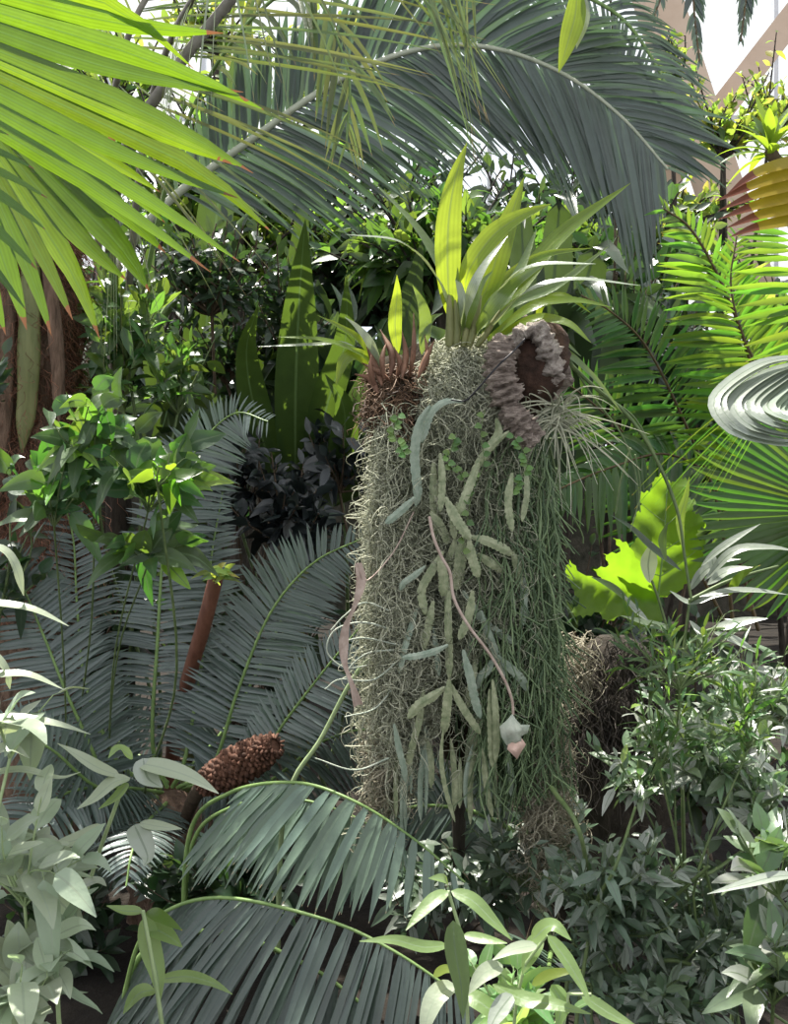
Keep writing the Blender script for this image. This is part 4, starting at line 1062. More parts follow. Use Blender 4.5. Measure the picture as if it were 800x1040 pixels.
for pts, w_, mt_, fc2, kd in leaves:
    strap(oc, pts, w_, mt_, facing=fc2, kind=kd, fold=.22, n=26)
for pts, w0 in (([(456, 352), (457, 330), (456, 300)], 8), ([(463, 352), (464, 330), (462, 305)], 7), ([(476, 352), (482, 330), (488, 300)], 7), ([(484, 352), (496, 335), (508, 315)], 6), ([(470, 352), (474, 335), (477, 312)], 6)):
    m_ = MB(); lumpy(m_, spline([P(x, y, 2.62) for x, y in pts], 14), PX(w0, 2.6) * .5 * np.array([.8, 1, 1.1, 1.15, 1.15, 1.1, 1.05, 1, .95, .9, .8, .7, .55, .35]), seg=12, amp=.05)
    oc.part('leaf_sheath', m_, M['leafbase'])

# left, smaller epiphyte with dry spiky sheaths
bo = Thing('orchid', 'smaller mounted orchid with dry brown spikes at the top left of the column', 'orchid', P(405, 385, 2.66))
for pts, w_, mt_, fc2 in (
 ([(392, 385), (370, 362), (330, 346), (280, 342)], 10, 'orchid', (0, -.8, 1)), ([(390, 380), (368, 348), (345, 332), (322, 320)], 9, 'orchid', (0, -1, .7)),
 ([(386, 380), (376, 350), (362, 332), (350, 322)], 10, 'orchid_grey', (0, -1, .5)), ([(388, 382), (366, 362), (350, 366), (341, 392)], 15, 'orchid', (0, -1, .4)),
 ([(404, 360), (401, 330), (403, 300), (403, 279)], 14, 'orchid', (0, -1, 0)), ([(428, 360), (432, 330), (428, 308), (419, 290)], 13, 'orchid_dark', (0, -1, .1)),
 ([(384, 376), (381, 362), (378, 345)], 9, 'orchid_grey', (0, -1, .3)), ([(425, 345), (438, 325), (450, 318)], 9, 'orchid_dark', (0, -1, .5)),
 ([(380, 372), (352, 350), (318, 350), (262, 352)], 6, 'orchid_grey', (0, -1, 1))):
    strap(bo, [(x, y, 2.64 - .02 * k) for k, (x, y) in enumerate(pts)], w_, mt_, facing=fc2, kind='lance')
for pts in ([(388, 392), (381, 372), (372, 352)], [(396, 385), (398, 360), (386, 335)], [(408, 385), (412, 360), (408, 336)], [(415, 385), (420, 355), (420, 318)], [(384, 400), (376, 385), (360, 380)],
            [(390, 388), (388, 365), (392, 348)], [(424, 385), (432, 365), (441, 345)], [(402, 385), (406, 370), (400, 352)], [(381, 395), (376, 375), (377, 360)], [(398, 388), (385, 378), (366, 368)], [(430, 380), (434, 360), (431, 340)]):
    strap(bo, [(x, y, 2.6 + rnd.uniform(-.04, .04)) for x, y in pts], rnd.uniform(5, 8), 'sheath', kind='lance', name='dry_sheath', thick=.004, n=12)

# air plant on the right side
ai = Thing('air_plant', 'wiry pale green air plant with curling leaves right of the cork bark', 'air plant', P(565, 425, 2.62))
m_ = MB()
K = 80
pth = []
for k in range(K):
    an = rnd.uniform(0, 6.28); L_ = rnd.uniform(.08, .19)
    d_ = np.array((math.cos(an), -.35 + rnd.uniform(-.3, .3), math.sin(an) * .8))
    t = np.linspace(0, 1, 12)[:, None]
    cv = np.array((rnd.uniform(-.5, .5), 0, -rnd.uniform(.1, 1)))
    pth.append(P(568 + rnd.uniform(-10, 8), 422 + rnd.uniform(-14, 14), 2.62) + L_ * (d_ * t + cv * t ** 2))
m_.tubes(np.array(pth), .0036, .0008, 4)
ai.part('leaves', m_, M['moss'], kind='stuff')

# pink trailing root with dried leaf
dr = Thing('dried_trailing_stem', 'pink-beige trailing stem ending in a crumpled grey and pink dried leaf', 'dried stem', P(447, 560, 2.46))
m_ = MB(); m_.tubes(spline([P(x, y, 2.42 + .0002 * abs(y - 640)) for x, y in ((436, 525), (440, 545), (448, 565), (457, 582), (461, 608), (476, 636), (497, 664), (513, 692), (520, 712), (521, 726))], 60), .0045, .004, 6)
dr.part('stem', m_, M['pinkroot'])
def crumple(outline, d0, amp):
    xs = np.array(outline, float); cx, cy_ = xs.mean(0)
    V = [P(cx, cy_, d0 - amp)]; U = [(.5, .5)]
    rings = 6; n_ = len(outline)
    for r_ in range(1, rings + 1):
        for i in range(n_):
            x = cx + (xs[i, 0] - cx) * r_ / rings; y = cy_ + (xs[i, 1] - cy_) * r_ / rings
            V.append(P(x, y, d0 - amp + amp * 1.6 * (r_ / rings) ** 2 + amp * 1.2 * mnoise.noise(Vector((x * .13, y * .13, 1))))); U.append((.5, .5))
    f3 = [(0, 1 + i, 1 + (i + 1) % n_) for i in range(n_)]
    f4 = [(1 + r_ * n_ + i, 1 + r_ * n_ + n_ + i, 1 + r_ * n_ + n_ + (i + 1) % n_, 1 + r_ * n_ + (i + 1) % n_) for r_ in range(rings - 1) for i in range(n_)]
    m_ = MB(); m_.add(V, f3, U); m_.n = 0; m_.f4.append(np.array(f4)); m_.n = len(V)
    return m_
o_ = dr.part('dried_leaf', crumple([(520, 725), (525, 732), (529, 736), (538, 736), (536, 744), (529, 748), (531, 756), (524, 760), (514, 757), (509, 748), (507, 738), (514, 732)], 2.42, .018), M['dryleaf'])
dr.part('leaf_tip', crumple([(516, 755), (530, 750), (534, 756), (529, 764), (525, 771), (520, 766), (515, 761)], 2.42, .012), M['dryleaf_pink'], label='pink shrivelled leaf tip')

# left dry shreds and white aerial roots
ds = Thing('dry_leaf_shred', 'brownish pink dry leaf shred hanging at the left of the moss curtain', 'dry leaf', P(364, 600, 2.5))
m_ = MB(); m_.ribbon(spline(pxl([(363, 572, 2.5), (366, 590, 2.5), (361, 612, 2.49), (350, 640, 2.5), (349, 670, 2.5), (357, 695, 2.49), (363, 716, 2.5)]), 40), PX(1, 2.5) * (7 + 3 * np.sin(np.linspace(0, 14, 40))), (.2, -1, .2), .8)
ds.part('blade', m_, M['pinkroot'])
m_ = MB(); m_.tubes(spline(pxl([(420, 520, 2.52), (400, 560, 2.52), (372, 590, 2.5), (363, 572, 2.5)]), 20), .002, .002, 4)
ds.part('stalk', m_, M['pinkroot'])
m_ = MB()
for pts in ([(400, 640), (368, 632), (340, 640), (332, 662), (350, 678), (372, 676)], [(405, 655), (370, 648), (345, 652)], [(410, 665), (380, 690), (345, 690), (330, 700)], [(395, 620), (370, 612), (350, 625), (336, 640)], [(398, 700), (380, 720), (350, 728)],
            [(395, 770), (360, 782), (320, 770)], [(400, 660), (372, 664), (352, 684), (362, 706)]):
    m_.tubes(spline([P(x, y, 2.55) for x, y in pts], 30), .003, .0018, 4)
tag(m_.build('aerial_roots', M['dryleaf'], None, P(380, 650, 2.55)), 'pale looping aerial roots sticking out left of the moss column', 'roots', kind='stuff')
gp_ = Thing('bent_sapling', 'bare grey-green stem curving up from the low palm to the moss column', 'stem', ground(P(290, 800, 2.7)))
m_ = MB(); m_.tubes(spline([(P(280, 900, 2.75)[0], 2.75, 0.0), P(285, 860, 2.75), P(297, 795, 2.72), P(325, 752, 2.7), P(352, 700, 2.68), P(372, 672, 2.66), P(402, 655, 2.68)], 40), .009, .006, 6)
gp_.part('stem', m_, M['pale_stem'])

# arching thin stems right of column
th_ = Thing('trailing_cactus', 'long thin arching stems reaching from the cork bark down to the lobed leaf', 'cactus', P(560, 380, 2.7))
for pts, r_ in (([(560, 352), (600, 390), (640, 425), (668, 470), (688, 520), (695, 565), (702, 610)], .007), ([(575, 360), (600, 400), (630, 440), (645, 480), (650, 520)], .004), ([(560, 420), (600, 402), (640, 420), (665, 460)], .004),
                ([(555, 440), (570, 500), (590, 540), (592, 552)], .004), ([(640, 455), (630, 490), (625, 522)], .004), ([(645, 462), (650, 500), (640, 540)], .003), ([(548, 447), (580, 445), (612, 452)], .004)):
    m_ = MB(); m_.tubes(spline([P(x, y, 2.72) for x, y in pts], 40), r_, r_ * .6, 6)
    th_.part('stem', m_, M['stem'])

# ------------------------------------------------------------------ root stump right of the column
rt = Thing('root_stump', 'dark mossy stump with stringy roots in the shade right of the column', 'stump', ground(P(625, 800, 3.3)))
m_ = MB(); c_ = P(622, 660, 3.3)
lumpy(m_, spline([(c_[0], 3.35, 0), (c_[0], 3.33, .5), c_ + (0, 0, -.1), c_ + (0, 0, .05)], 30), np.interp(np.linspace(0, 1, 30), [0, .5, .8, .95, 1], [.2, .17, .17, .13, .04]), seg=36, amp=.4, freq=8)
sp = rt.part('stump', m_, M['bark'])
st = np.stack([c_[0] + rng.uniform(-.17, .17, 500), 3.3 - rng.uniform(.08, .2, 500), c_[2] + rng.uniform(-.35, .06, 500)], 1)
m_ = MB(); m_.tubes(curls(st, rng.uniform(.06, .3, 500), .02, 12, wander=1.4), .0025, .001, 3)
rt.part('roots', m_, M['dark_roots'], parent=sp, kind='stuff')
st = spray(160, (562, 600), (640, 700), (3.05, 3.15))
m_ = MB(); m_.tubes(curls(st, rng.uniform(.05, .16, 160), .03, 12, wander=2.0), .0022, .001, 3)
rt.part('dry_moss', m_, M['straw'], parent=sp, kind='stuff')

# ------------------------------------------------------------------ silver-leaved plant at right
sv = Thing('silver_leaf_plant', 'plant with stiff silver-grey leaves in front of the lobed glowing leaf', 'plant', ground(P(690, 700, 2.9)))
m_ = MB(); 
for pts in ([(695, 900), (692, 700), (700, 610)], [(700, 610), (740, 590), (790, 575)], [(694, 700), (672, 620), (662, 590)], [(694, 660), (720, 640), (760, 640)]):
    m_.tubes(spline([P(x, y, 2.85) for x, y in pts], 14), .007, .004, 6)
sv.part('stem', m_, M['stem'])
for pts, w_, mt_ in (([(660, 592), (658, 575), (660, 560), (662, 550)], 18, 'silver'), ([(712, 575), (728, 560), (750, 545), (772, 532)], 9, 'silver'), ([(718, 594), (735, 582), (750, 578), (764, 576)], 12, 'silver'),
    ([(640, 612), (625, 600), (612, 592), (600, 586)], 13, 'bush'), ([(658, 630), (645, 620), (636, 610), (630, 602)], 12, 'silver'), ([(700, 600), (715, 580), (735, 570), (752, 568)], 11, 'silver'),
    ([(740, 605), (748, 590), (760, 580), (772, 574)], 10, 'fern'), ([(692, 580), (660, 555), (640, 536), (620, 523)], 12, 'bush_dark'), ([(694, 560), (690, 530), (696, 505), (700, 484)], 9, 'bush'),
    ([(676, 570), (672, 550), (678, 530)], 9, 'bush_dark'), ([(720, 640), (745, 634), (765, 630), (780, 628)], 13, 'silver'), ([(724, 642), (745, 650), (760, 658), (770, 664)], 11, 'silver'),
    ([(700, 630), (716, 650), (726, 664)], 9, 'silver'), ([(722, 560), (724, 575), (728, 590)], 10, 'silver'), ([(680, 600), (700, 612), (725, 606), (740, 604)], 7, 'silver'), ([(690, 640), (660, 634), (630, 625)], 10, 'lance'),
    ([(710, 606), (740, 600), (770, 600), (800, 604)], 8, 'silver'), ([(715, 590), (745, 560), (780, 556), (810, 560)], 11, 'silver')):
    d_ = 2.8 + rnd.uniform(-.08, .08)
    strap(sv, [(x, y, d_ - .02 * k) for k, (x, y) in enumerate(pts)], w_, mt_, facing=(0, -.8, .9), kind='lance', n=14)

# ------------------------------------------------------------------ shrubs and vines
bush('climbing_vine', 'leafy vine with elliptical green leaves climbing beside the fibrous palm trunk', 'vine', (70, 900, 4.05),
     [(95, 420, 2.75, 65, 45, .2, 11, 5), (150, 470, 2.8, 50, 50, .2, 11, 6), (55, 480, 2.8, 55, 55, .2, 13, 6), (150, 545, 2.85, 50, 28, .15, 6, 5)],
     (.10, .17, .42), 'vine', 'stem', kind='ovate', droop=.35, sr=.003, wave=.05, up=.3, face=.8, seg=7)
bush('young_vine', 'small group of glowing lime leaves in front of the arched cycad frond', 'vine', (165, 900, 4.0), [(160, 468, 2.65, 32, 26, .08, 6, 3)], (.09, .12, .42), 'fern', 'stem', kind='ovate', droop=.5, sr=.004, up=.1, face=1.0)
bush('left_edge_shrub', 'dark leafy shrub at the left edge behind the palm trunk', 'shrub', (-30, 900, 3.6), [(-10, 360, 3.5, 60, 60, .2, 8, 7), (0, 560, 3.4, 50, 60, .2, 8, 7)], (.08, .13, .42), 'bush_dark', sr=.006, kind='ovate')
# mid-distance layer
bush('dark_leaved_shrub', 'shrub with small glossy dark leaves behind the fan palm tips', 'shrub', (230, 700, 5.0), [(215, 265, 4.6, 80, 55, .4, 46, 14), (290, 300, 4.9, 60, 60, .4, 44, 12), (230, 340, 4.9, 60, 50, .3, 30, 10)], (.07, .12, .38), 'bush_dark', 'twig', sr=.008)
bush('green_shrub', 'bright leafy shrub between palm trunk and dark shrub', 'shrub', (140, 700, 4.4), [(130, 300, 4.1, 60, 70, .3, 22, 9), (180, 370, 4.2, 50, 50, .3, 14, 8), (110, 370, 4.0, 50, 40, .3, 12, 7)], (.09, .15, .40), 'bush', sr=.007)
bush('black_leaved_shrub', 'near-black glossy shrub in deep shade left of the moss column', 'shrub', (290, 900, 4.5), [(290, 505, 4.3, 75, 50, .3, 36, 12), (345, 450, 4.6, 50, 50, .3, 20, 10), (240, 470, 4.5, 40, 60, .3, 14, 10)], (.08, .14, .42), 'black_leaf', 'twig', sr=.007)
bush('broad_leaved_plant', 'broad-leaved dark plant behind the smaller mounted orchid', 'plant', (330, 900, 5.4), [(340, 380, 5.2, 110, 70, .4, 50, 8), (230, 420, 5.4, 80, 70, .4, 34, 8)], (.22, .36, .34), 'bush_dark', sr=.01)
# tall banana-like leaves
bn = Thing('banana_like_plant', 'plant with tall upright broad green leaves behind the smaller orchid', 'plant', ground(P(300, 800, 4.9)))
for pts, w_, mt_ in (([(300, 520), (300, 400), (304, 300), (310, 222)], 46, 'broad'), ([(310, 520), (330, 420), (350, 350), (352, 280)], 34, 'broad'), ([(290, 520), (262, 430), (250, 360), (262, 310)], 34, 'broad'),
                     ([(310, 520), (370, 420), (410, 330), (430, 240)], 46, 'bush_dark'), ([(300, 520), (230, 430), (180, 400), (150, 410)], 36, 'bush_dark'), ([(315, 520), (380, 470), (420, 400), (380, 330)], 40, 'bush_dark'), ([(300, 530), (340, 490), (350, 420), (330, 380)], 34, 'broad')):
    strap(bn, [(x, y, 4.9 - .22 * k) for k, (x, y) in enumerate(pts)], w_, mt_, kind='lance', fold=.3, facing=(rnd.uniform(-.3, .3), -1, .2))
m_ = MB(); lumpy(m_, spline([(P(300, 520, 4.9)[0], 4.9, 0), (P(300, 520, 4.9)[0], 4.9, .9), P(302, 500, 4.9)], 14), np.full(14, .07), seg=14, amp=.1)
bn.part('stem', m_, M['leafbase'])
bn2 = Thing('banana_like_plant', 'plant with big arching glossy leaves below the arching palm frond, behind the tall orchid', 'plant', ground(P(560, 800, 5.6)))
for k in range(15):
    a = k * 2.4; rr = rnd.uniform(70, 150)
    tip_ = (520 + rr * math.cos(a) * 1.1, 290 + rr * .75 * math.sin(a))
    strap(bn2, [(545, 560, 5.6), (535 + (tip_[0] - 520) * .3, 420, 5.6), (520 + (tip_[0] - 520) * .7, tip_[1] + 20, 5.5 - .02 * k), (tip_[0], tip_[1] + 40, 5.3 - .03 * k)], rnd.uniform(36, 60), rnd.choice(['broad', 'bush_dark']), kind='lance', fold=.3, facing=(rnd.uniform(-.5, .5), -1, .4))
m_ = MB(); lumpy(m_, spline([(P(545, 520, 5.6)[0], 5.6, 0), (P(545, 520, 5.6)[0], 5.6, .9), P(545, 555, 5.6)], 14), np.full(14, .09), seg=14, amp=.1)
bn2.part('stem', m_, M['leafbase'])
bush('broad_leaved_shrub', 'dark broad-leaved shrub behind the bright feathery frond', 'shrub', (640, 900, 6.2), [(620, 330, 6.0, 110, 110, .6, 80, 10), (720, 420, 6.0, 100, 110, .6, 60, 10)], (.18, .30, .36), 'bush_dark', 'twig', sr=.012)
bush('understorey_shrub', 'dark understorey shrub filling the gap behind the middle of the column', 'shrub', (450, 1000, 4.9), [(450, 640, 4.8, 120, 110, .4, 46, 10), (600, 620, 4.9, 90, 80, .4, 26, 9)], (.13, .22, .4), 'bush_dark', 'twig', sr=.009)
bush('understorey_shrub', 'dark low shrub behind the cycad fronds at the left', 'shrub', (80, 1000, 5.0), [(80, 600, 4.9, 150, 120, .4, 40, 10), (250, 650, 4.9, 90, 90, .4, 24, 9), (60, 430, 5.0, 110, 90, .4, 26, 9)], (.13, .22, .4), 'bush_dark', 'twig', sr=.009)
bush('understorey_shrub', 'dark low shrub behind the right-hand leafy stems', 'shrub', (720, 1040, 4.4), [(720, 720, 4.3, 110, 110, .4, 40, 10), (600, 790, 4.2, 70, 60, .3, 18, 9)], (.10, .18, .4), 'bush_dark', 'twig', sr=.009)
# background canopy trees
def tree(base, blobs, leaf, mat, label, name='canopy_tree', nr=.09):
    t_ = bush(name, label, 'tree', base, blobs, leaf, mat, 'bark', sr=.02, droop=.3, seg=3, trunk=1, kind='ovate', up=.4, face=.4)
    b = P(*base); b[2] = 0
    c_ = P(*blobs[0][:3])
    m_ = MB(); m_.tubes(spline([b, b * .5 + c_ * .5 + (.15, 0, 0), c_], 16), nr, nr * .4, 10)
    t_.part('trunk', m_, M['bark'])
    return t_
tree((230, 700, 8.0), [(230, 170, 7.6, 150, 110, .9, 130, 14), (120, 60, 8.0, 90, 60, .6, 20, 10)], (.13, .24, .42), 'canopy', 'leafy tree behind the feather palm at upper left')
tree((380, 700, 9.0), [(380, 220, 8.6, 180, 110, 1.0, 150, 14), (240, 330, 8.6, 160, 110, .8, 110, 13)], (.16, .30, .42), 'bush_dark', 'dark tree behind the arching palm frond')
tree((560, 700, 10.), [(570, 230, 9.6, 160, 100, 1.0, 130, 14)], (.18, .32, .42), 'bush_dark', 'dark tree behind the tip of the arching palm frond')
tree((90, 700, 6.4), [(70, 320, 6.2, 150, 140, .6, 120, 13)], (.12, .22, .42), 'bush_dark', 'dark tree behind the trunk of the fan palm')
tree((800, 700, 7.6), [(790, 330, 7.0, 140, 110, .8, 60, 12)], (.16, .26, .4), 'canopy', 'mid-green tree behind the ferns at the right edge')
tree((690, 700, 10.4), [(735, 110, 10.0, 60, 50, .6, 36, 11), (700, 200, 10.2, 80, 30, .5, 26, 10), (780, 90, 10.2, 40, 60, .5, 22, 10)], (.12, .20, .46), 'lime', 'small tree with yellow-green leaves against the bright sky at upper right', nr=.05)
tree((665, 700, 9.0), [(680, 60, 8.9, 22, 45, .2, 16, 9)], (.10, .16, .48), 'lime', 'slender climber with orange and lime leaves on the tan beam', nr=.03)
tree((250, 700, 10.5), [(215, 15, 10.4, 70, 40, .6, 34, 10), (330, 60, 10.2, 90, 60, .6, 36, 10)], (.13, .22, .42), 'lime', 'lime-leaved tree at the top left against the sky')
tree((620, 700, 6.8), [(620, 250, 6.8, 130, 60, .5, 80, 12)], (.15, .26, .42), 'bush', 'green tree filling the gap under the arching frond tip')
tree((440, 700, 6.9), [(440, 240, 6.8, 130, 60, .5, 80, 12)], (.16, .28, .42), 'bush', 'green tree behind the tall orchid leaves')
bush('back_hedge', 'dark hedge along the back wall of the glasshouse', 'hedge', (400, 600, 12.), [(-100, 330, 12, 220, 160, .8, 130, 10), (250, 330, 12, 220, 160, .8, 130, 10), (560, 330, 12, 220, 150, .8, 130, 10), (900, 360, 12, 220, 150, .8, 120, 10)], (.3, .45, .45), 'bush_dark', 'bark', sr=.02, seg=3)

# ------------------------------------------------------------------ right foreground shrubs
bush('lance_leaf_shrub', 'grey-green shrub with lance-shaped leaves at the right edge, sunlit tops', 'shrub', (740, 1100, 2.6),
     [(720, 740, 2.5, 90, 55, .25, 46, 14), (770, 690, 2.7, 50, 45, .2, 20, 12), (650, 770, 2.6, 60, 40, .2, 16, 11), (770, 800, 2.4, 50, 50, .2, 22, 12)], (.045, .09, .28), 'lance', sr=.0028, up=.9, face=.4)
bush('lance_leaf_shrub', 'shaded leafy shrub at lower right with long thin crossing stems', 'shrub', (640, 1150, 2.5),
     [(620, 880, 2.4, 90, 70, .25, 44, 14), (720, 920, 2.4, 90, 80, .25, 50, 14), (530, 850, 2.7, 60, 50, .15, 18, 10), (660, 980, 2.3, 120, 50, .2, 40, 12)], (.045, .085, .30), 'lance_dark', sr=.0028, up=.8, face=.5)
bush('wispy_herb', 'wispy bright herb with narrow leaflets rising in front of the stump', 'herb', (700, 1100, 2.45), [(690, 650, 2.4, 90, 50, .15, 18, 10), (760, 700, 2.3, 60, 60, .15, 12, 9), (670, 720, 2.35, 40, 60, .1, 8, 8)], (.05, .09, .14), 'bush', sr=.003, spread=.8, up=.6)
eb = bush('edge_shrub', 'sunlit broad green leaves at the lower right edge', 'shrub', (840, 1150, 2.1), [(790, 860, 2.0, 45, 50, .12, 9, 6), (785, 960, 2.0, 45, 60, .12, 10, 7)], (.08, .13, .42), 'lance', sr=.004, up=.9, kind='ovate')
# bare crossing stems at lower right
bs = Thing('bare_branches', 'bare greenish branches crossing diagonally at lower right', 'branches', ground(P(600, 1000, 2.5)))
m_ = MB()
for pts in ([(570, 1150), (600, 940), (625, 880), (645, 820)], [(600, 960), (660, 930), (720, 880)], [(560, 1100), (600, 905), (700, 895), (760, 860)], [(560, 800), (590, 850), (600, 950), (600, 1080)], [(640, 1000), (680, 975), (740, 1000), (800, 1040)], [(760, 1100), (735, 960), (715, 880)]):
    m_.tubes(spline([P(x, y, 2.3 + rnd.uniform(-.1, .2)) for x, y in pts], 30), .0065, .004, 6)
bs.part('branch_tangle', m_, M['stem'])

# ------------------------------------------------------------------ foreground plants
fl = bush('sage_leaved_plant', 'pale sage-green broad-leaved plant rising close at the left bottom corner', 'plant', (10, 1400, 1.5),
     [(10, 720, 1.35, 40, 50, .10, 4, 4), (25, 860, 1.35, 55, 60, .12, 9, 5), (20, 990, 1.3, 75, 45, .12, 12, 5)], (.06, .11, .42), 'pale', 'pale_stem', kind='ovate', droop=.35, seg=8, sr=.0025, up=1.0, face=.3, wave=.04)
fx = Thing('sage_leaved_plant', 'pale soft leaves sticking in from the left edge above the sage-coloured clump', 'plant', ground(P(-30, 900, 1.4)))
m_ = MB(); m_.tubes(spline([(P(-30, 900, 1.4)[0], 1.4, 0), P(-30, 900, 1.4), P(-25, 560, 1.4)], 16), .006, .003, 6)
fx.part('stem', m_, M['pale_stem'])
for pts, w_ in (([(-30, 612), (0, 614), (35, 620), (70, 636)], 16), ([(-28, 560), (0, 558), (15, 575), (24, 605)], 18), ([(-30, 690), (0, 686), (30, 686), (64, 700)], 15), ([(-30, 735), (10, 730), (55, 735), (92, 746)], 16), ([(-30, 655), (-10, 665), (5, 680), (10, 700)], 18),
               ([(-25, 790), (20, 782), (60, 790), (82, 784)], 12), ([(-20, 770), (10, 760), (30, 770)], 20)):
    strap(fx, [(x, y, 1.35 + .01 * k) for k, (x, y) in enumerate(pts)], w_, 'pale', facing=(0, -.35, 1), kind='ovate', n=16)
fm = Thing('sage_leaved_plant', 'pale leafy sprig with long pointed leaves in front of the cycad cone', 'plant', ground(P(125, 1000, 1.45)))
m_ = MB(); m_.tubes(spline([(P(150, 1000, 1.5)[0], 1.5, 0), P(60, 1040, 1.5), P(90, 900, 1.47), P(128, 790, 1.45)], 24), .0045, .003, 6)
m_.tubes(spline([(P(150, 1000, 1.5)[0], 1.5, 0), P(165, 1100, 1.4), P(158, 1000, 1.38), P(145, 925, 1.38)], 24), .0045, .003, 6)
fm.part('stem', m_, M['pale_stem'])
for pts, w_, mm_ in (([(140, 775), (165, 780), (195, 790), (222, 806)], 20, 'pale'), ([(132, 790), (115, 795), (95, 812), (78, 822)], 18, 'pale'), ([(122, 788), (100, 780), (75, 765), (58, 755)], 15, 'pale'), ([(130, 795), (118, 810), (100, 822)], 12, 'pale_lime'),
    ([(145, 770), (150, 790), (165, 800)], 24, 'silver'), ([(136, 838), (142, 850), (150, 870), (146, 880)], 24, 'silver'), ([(105, 838), (85, 850), (60, 858), (45, 862)], 16, 'pale'), ([(142, 836), (165, 840), (185, 842)], 12, 'pale'), ([(70, 912), (85, 900), (100, 895), (108, 900)], 16, 'pale'),
    ([(60, 912), (72, 925), (85, 938)], 18, 'pale'), ([(145, 925), (125, 925), (108, 920)], 12, 'pale_lime'), ([(148, 930), (152, 960), (160, 990), (162, 1020)], 22, 'pale_lime'), ([(150, 940), (170, 950), (185, 962)], 18, 'pale_lime'),
    ([(160, 995), (190, 992), (215, 998), (236, 1010)], 13, 'pale_lime'), ([(150, 925), (160, 930), (185, 945)], 14, 'fern'), ([(157, 1005), (140, 1010), (125, 1030)], 18, 'pale_lime'), ([(135, 770), (120, 760), (110, 770)], 12, 'pale_lime')):
    strap(fm, [(x, y, 1.44 - .02 * k) for k, (x, y) in enumerate(pts)], w_, mm_, facing=(rnd.uniform(-.3, .3), -.7, .9), kind='ovate', n=16)
fn = Thing('nettle_like_plant', 'sunlit light green nettle-like plant at the bottom, right of centre', 'plant', ground(P(480, 1100, 1.35)))
m_ = MB()
for pts in ([(480, 1500), (475, 1040), (455, 905)], [(500, 1500), (520, 1060), (555, 950)], [(490, 1500), (440, 1080), (440, 1010)], [(540, 1500), (570, 1060), (600, 1010)]):
    q_ = [P(x, y, 1.3) for x, y in pts]; q_[0][2] = 0
    m_.tubes(spline(q_, 20), .004, .0025, 6)
fn.part('stem', m_, M['pale_stem'])
nl = [([(455, 905), (440, 915), (425, 930), (412, 945)], 16, 'pale_lime'), ([(458, 905), (480, 915), (500, 935), (520, 955)], 16, 'pale_lime'), ([(455, 900), (450, 893), (435, 892)], 12, 'pale_lime'), ([(460, 935), (462, 965), (468, 1000), (470, 1035)], 24, 'bush'), ([(455, 960), (430, 962), (400, 955), (365, 956)], 14, 'pale_lime'),
      ([(470, 950), (495, 955), (515, 958)], 12, 'pale_lime'), ([(462, 1000), (445, 1010), (435, 1030), (428, 1060)], 22, 'pale'), ([(540, 955), (560, 940), (580, 955)], 18, 'pale_lime'), ([(548, 950), (540, 965), (530, 990)], 18, 'pale_lime'), ([(556, 950), (575, 975), (590, 1000), (600, 1020)], 16, 'pale_lime'),
      ([(545, 960), (520, 965), (500, 975)], 14, 'pale'), ([(500, 1000), (530, 1015), (560, 1020), (600, 1030)], 18, 'pale_lime'), ([(510, 980), (490, 990), (475, 1010)], 18, 'pale'), ([(470, 1010), (490, 1020), (520, 1045)], 20, 'pale_lime'), ([(560, 1000), (570, 1020), (565, 1045)], 18, 'pale_lime'),
      ([(590, 1010), (620, 1030), (650, 1045)], 14, 'pale_lime'), ([(520, 1010), (505, 1030), (495, 1050)], 20, 'silver'), ([(540, 1000), (560, 990), (590, 985)], 12, 'lime'), ([(440, 990), (455, 985), (470, 990)], 12, 'lime')]
for pts, w_, mm_ in nl:
    d_ = 1.3 + rnd.uniform(-.05, .05)
    strap(fn, [(x, y, d_ - .015 * k) for k, (x, y) in enumerate(pts)], w_, mm_, facing=(rnd.uniform(-.3, .3), -.7, .9), kind='ovate', n=16)
bush('nettle_like_plant', 'lower leafy shoots of pale green at the bottom edge right of centre', 'plant', (530, 1500, 1.4), [(520, 1010, 1.38, 75, 45, .08, 14, 6)], (.04, .075, .36), 'pale_lime', 'pale_stem', kind='ovate', seg=8, sr=.003, up=.9, face=.4)

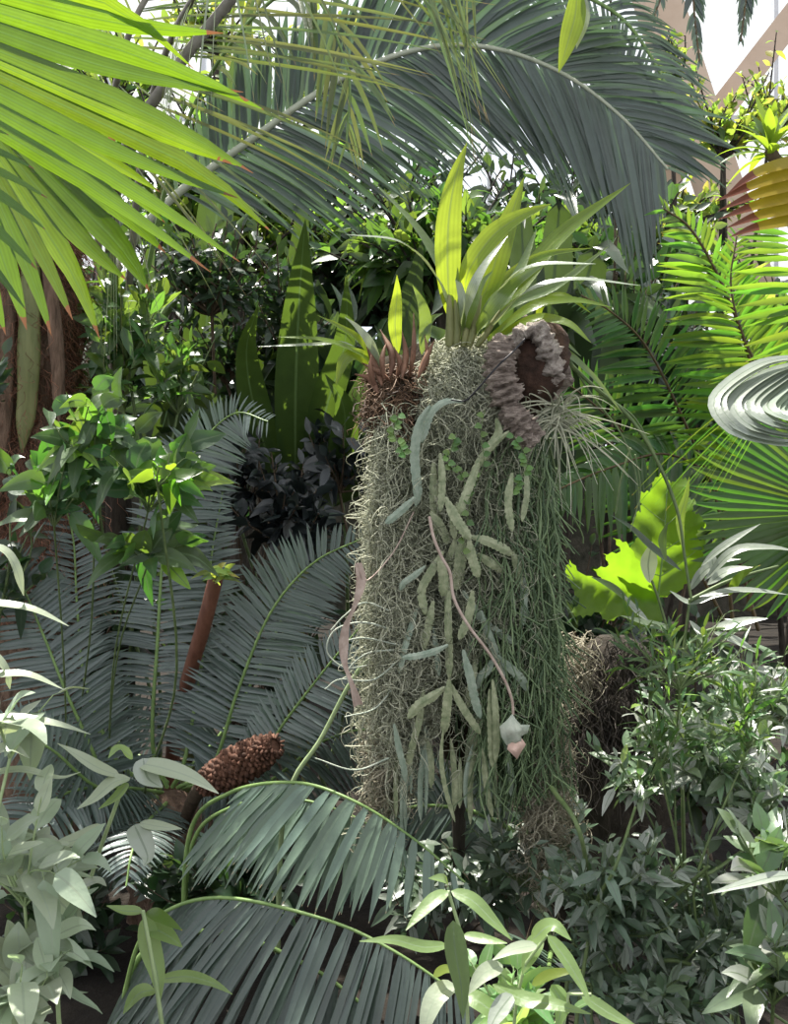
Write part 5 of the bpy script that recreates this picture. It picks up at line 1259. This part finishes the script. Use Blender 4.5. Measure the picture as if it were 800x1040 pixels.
bush('shade_herb', 'dark leafy herb at the foot of the moss column, in the shade', 'herb', (500, 1150, 2.9), [(500, 885, 2.85, 80, 40, .2, 30, 10), (430, 900, 2.95, 60, 30, .2, 18, 9), (560, 830, 2.95, 40, 60, .15, 16, 9)], (.06, .11, .36), 'lance_dark', 'twig', sr=.003, up=.8, face=.5)
bush('shade_herb', 'dark leafy herb between the two hanging low palm fronds at lower left', 'herb', (200, 1150, 3.2), [(230, 890, 3.1, 90, 40, .2, 30, 10), (60, 920, 3.3, 90, 70, .2, 30, 10)], (.08, .14, .4), 'bush_dark', 'twig', sr=.003, up=.8, face=.5)

strap(eb, [(820, 889, 1.9), (790, 890, 1.88), (760, 897, 1.86), (718, 908, 1.85)], 12, 'silver', facing=(0, -.6, 1), kind='lance')
b4 = Thing('banana_like_plant', 'tall upright broad leaf standing behind the feather palm leaflets at upper left', 'plant', ground(P(200, 800, 5.3)))
strap(b4, [(198, 620, 5.3), (205, 400, 5.3), (222, 200, 5.2), (240, 90, 5.1), (262, -40, 5.0)], 44, 'broad', kind='lance', fold=.3)
strap(b4, [(198, 620, 5.3), (260, 420, 5.3), (300, 280, 5.2), (310, 160, 5.1)], 40, 'broad', kind='lance', fold=.3)
strap(b4, [(198, 620, 5.3), (170, 420, 5.3), (150, 300, 5.2), (160, 220, 5.1)], 36, 'broad', kind='lance', fold=.3)
m_ = MB(); lumpy(m_, spline([(P(198, 520, 5.3)[0], 5.3, 0), (P(198, 520, 5.3)[0], 5.3, .6), P(198, 600, 5.3)], 14), np.full(14, .08), seg=14, amp=.1)
b4.part('stem', m_, M['leafbase'])

# like plants share a group
groups = {'canopy_tree': 'trees of the far canopy', 'understorey_shrub': 'understorey shrubs in the shade', 'low_palm': 'low palms along the bottom', 'sage_leaved_plant': 'sage-leaved plants at the left foreground',
          'nettle_like_plant': 'nettle-like plants in the foreground', 'lance_leaf_shrub': 'lance-leaved shrubs on the right', 'shade_herb': 'shaded herbs on the ground', 'spanish_moss': 'moss on the column',
          'banana_like_plant': 'banana-like plants behind the column', 'feather_fern': 'feathery ferns on the right', 'orchid': 'orchids mounted on the column', 'fan_palm': 'fan palms'}
for o_ in list(S.objects):
    k_ = o_.name.split('.')[0]
    if o_.parent is None and k_ in groups: o_['group'] = groups[k_]
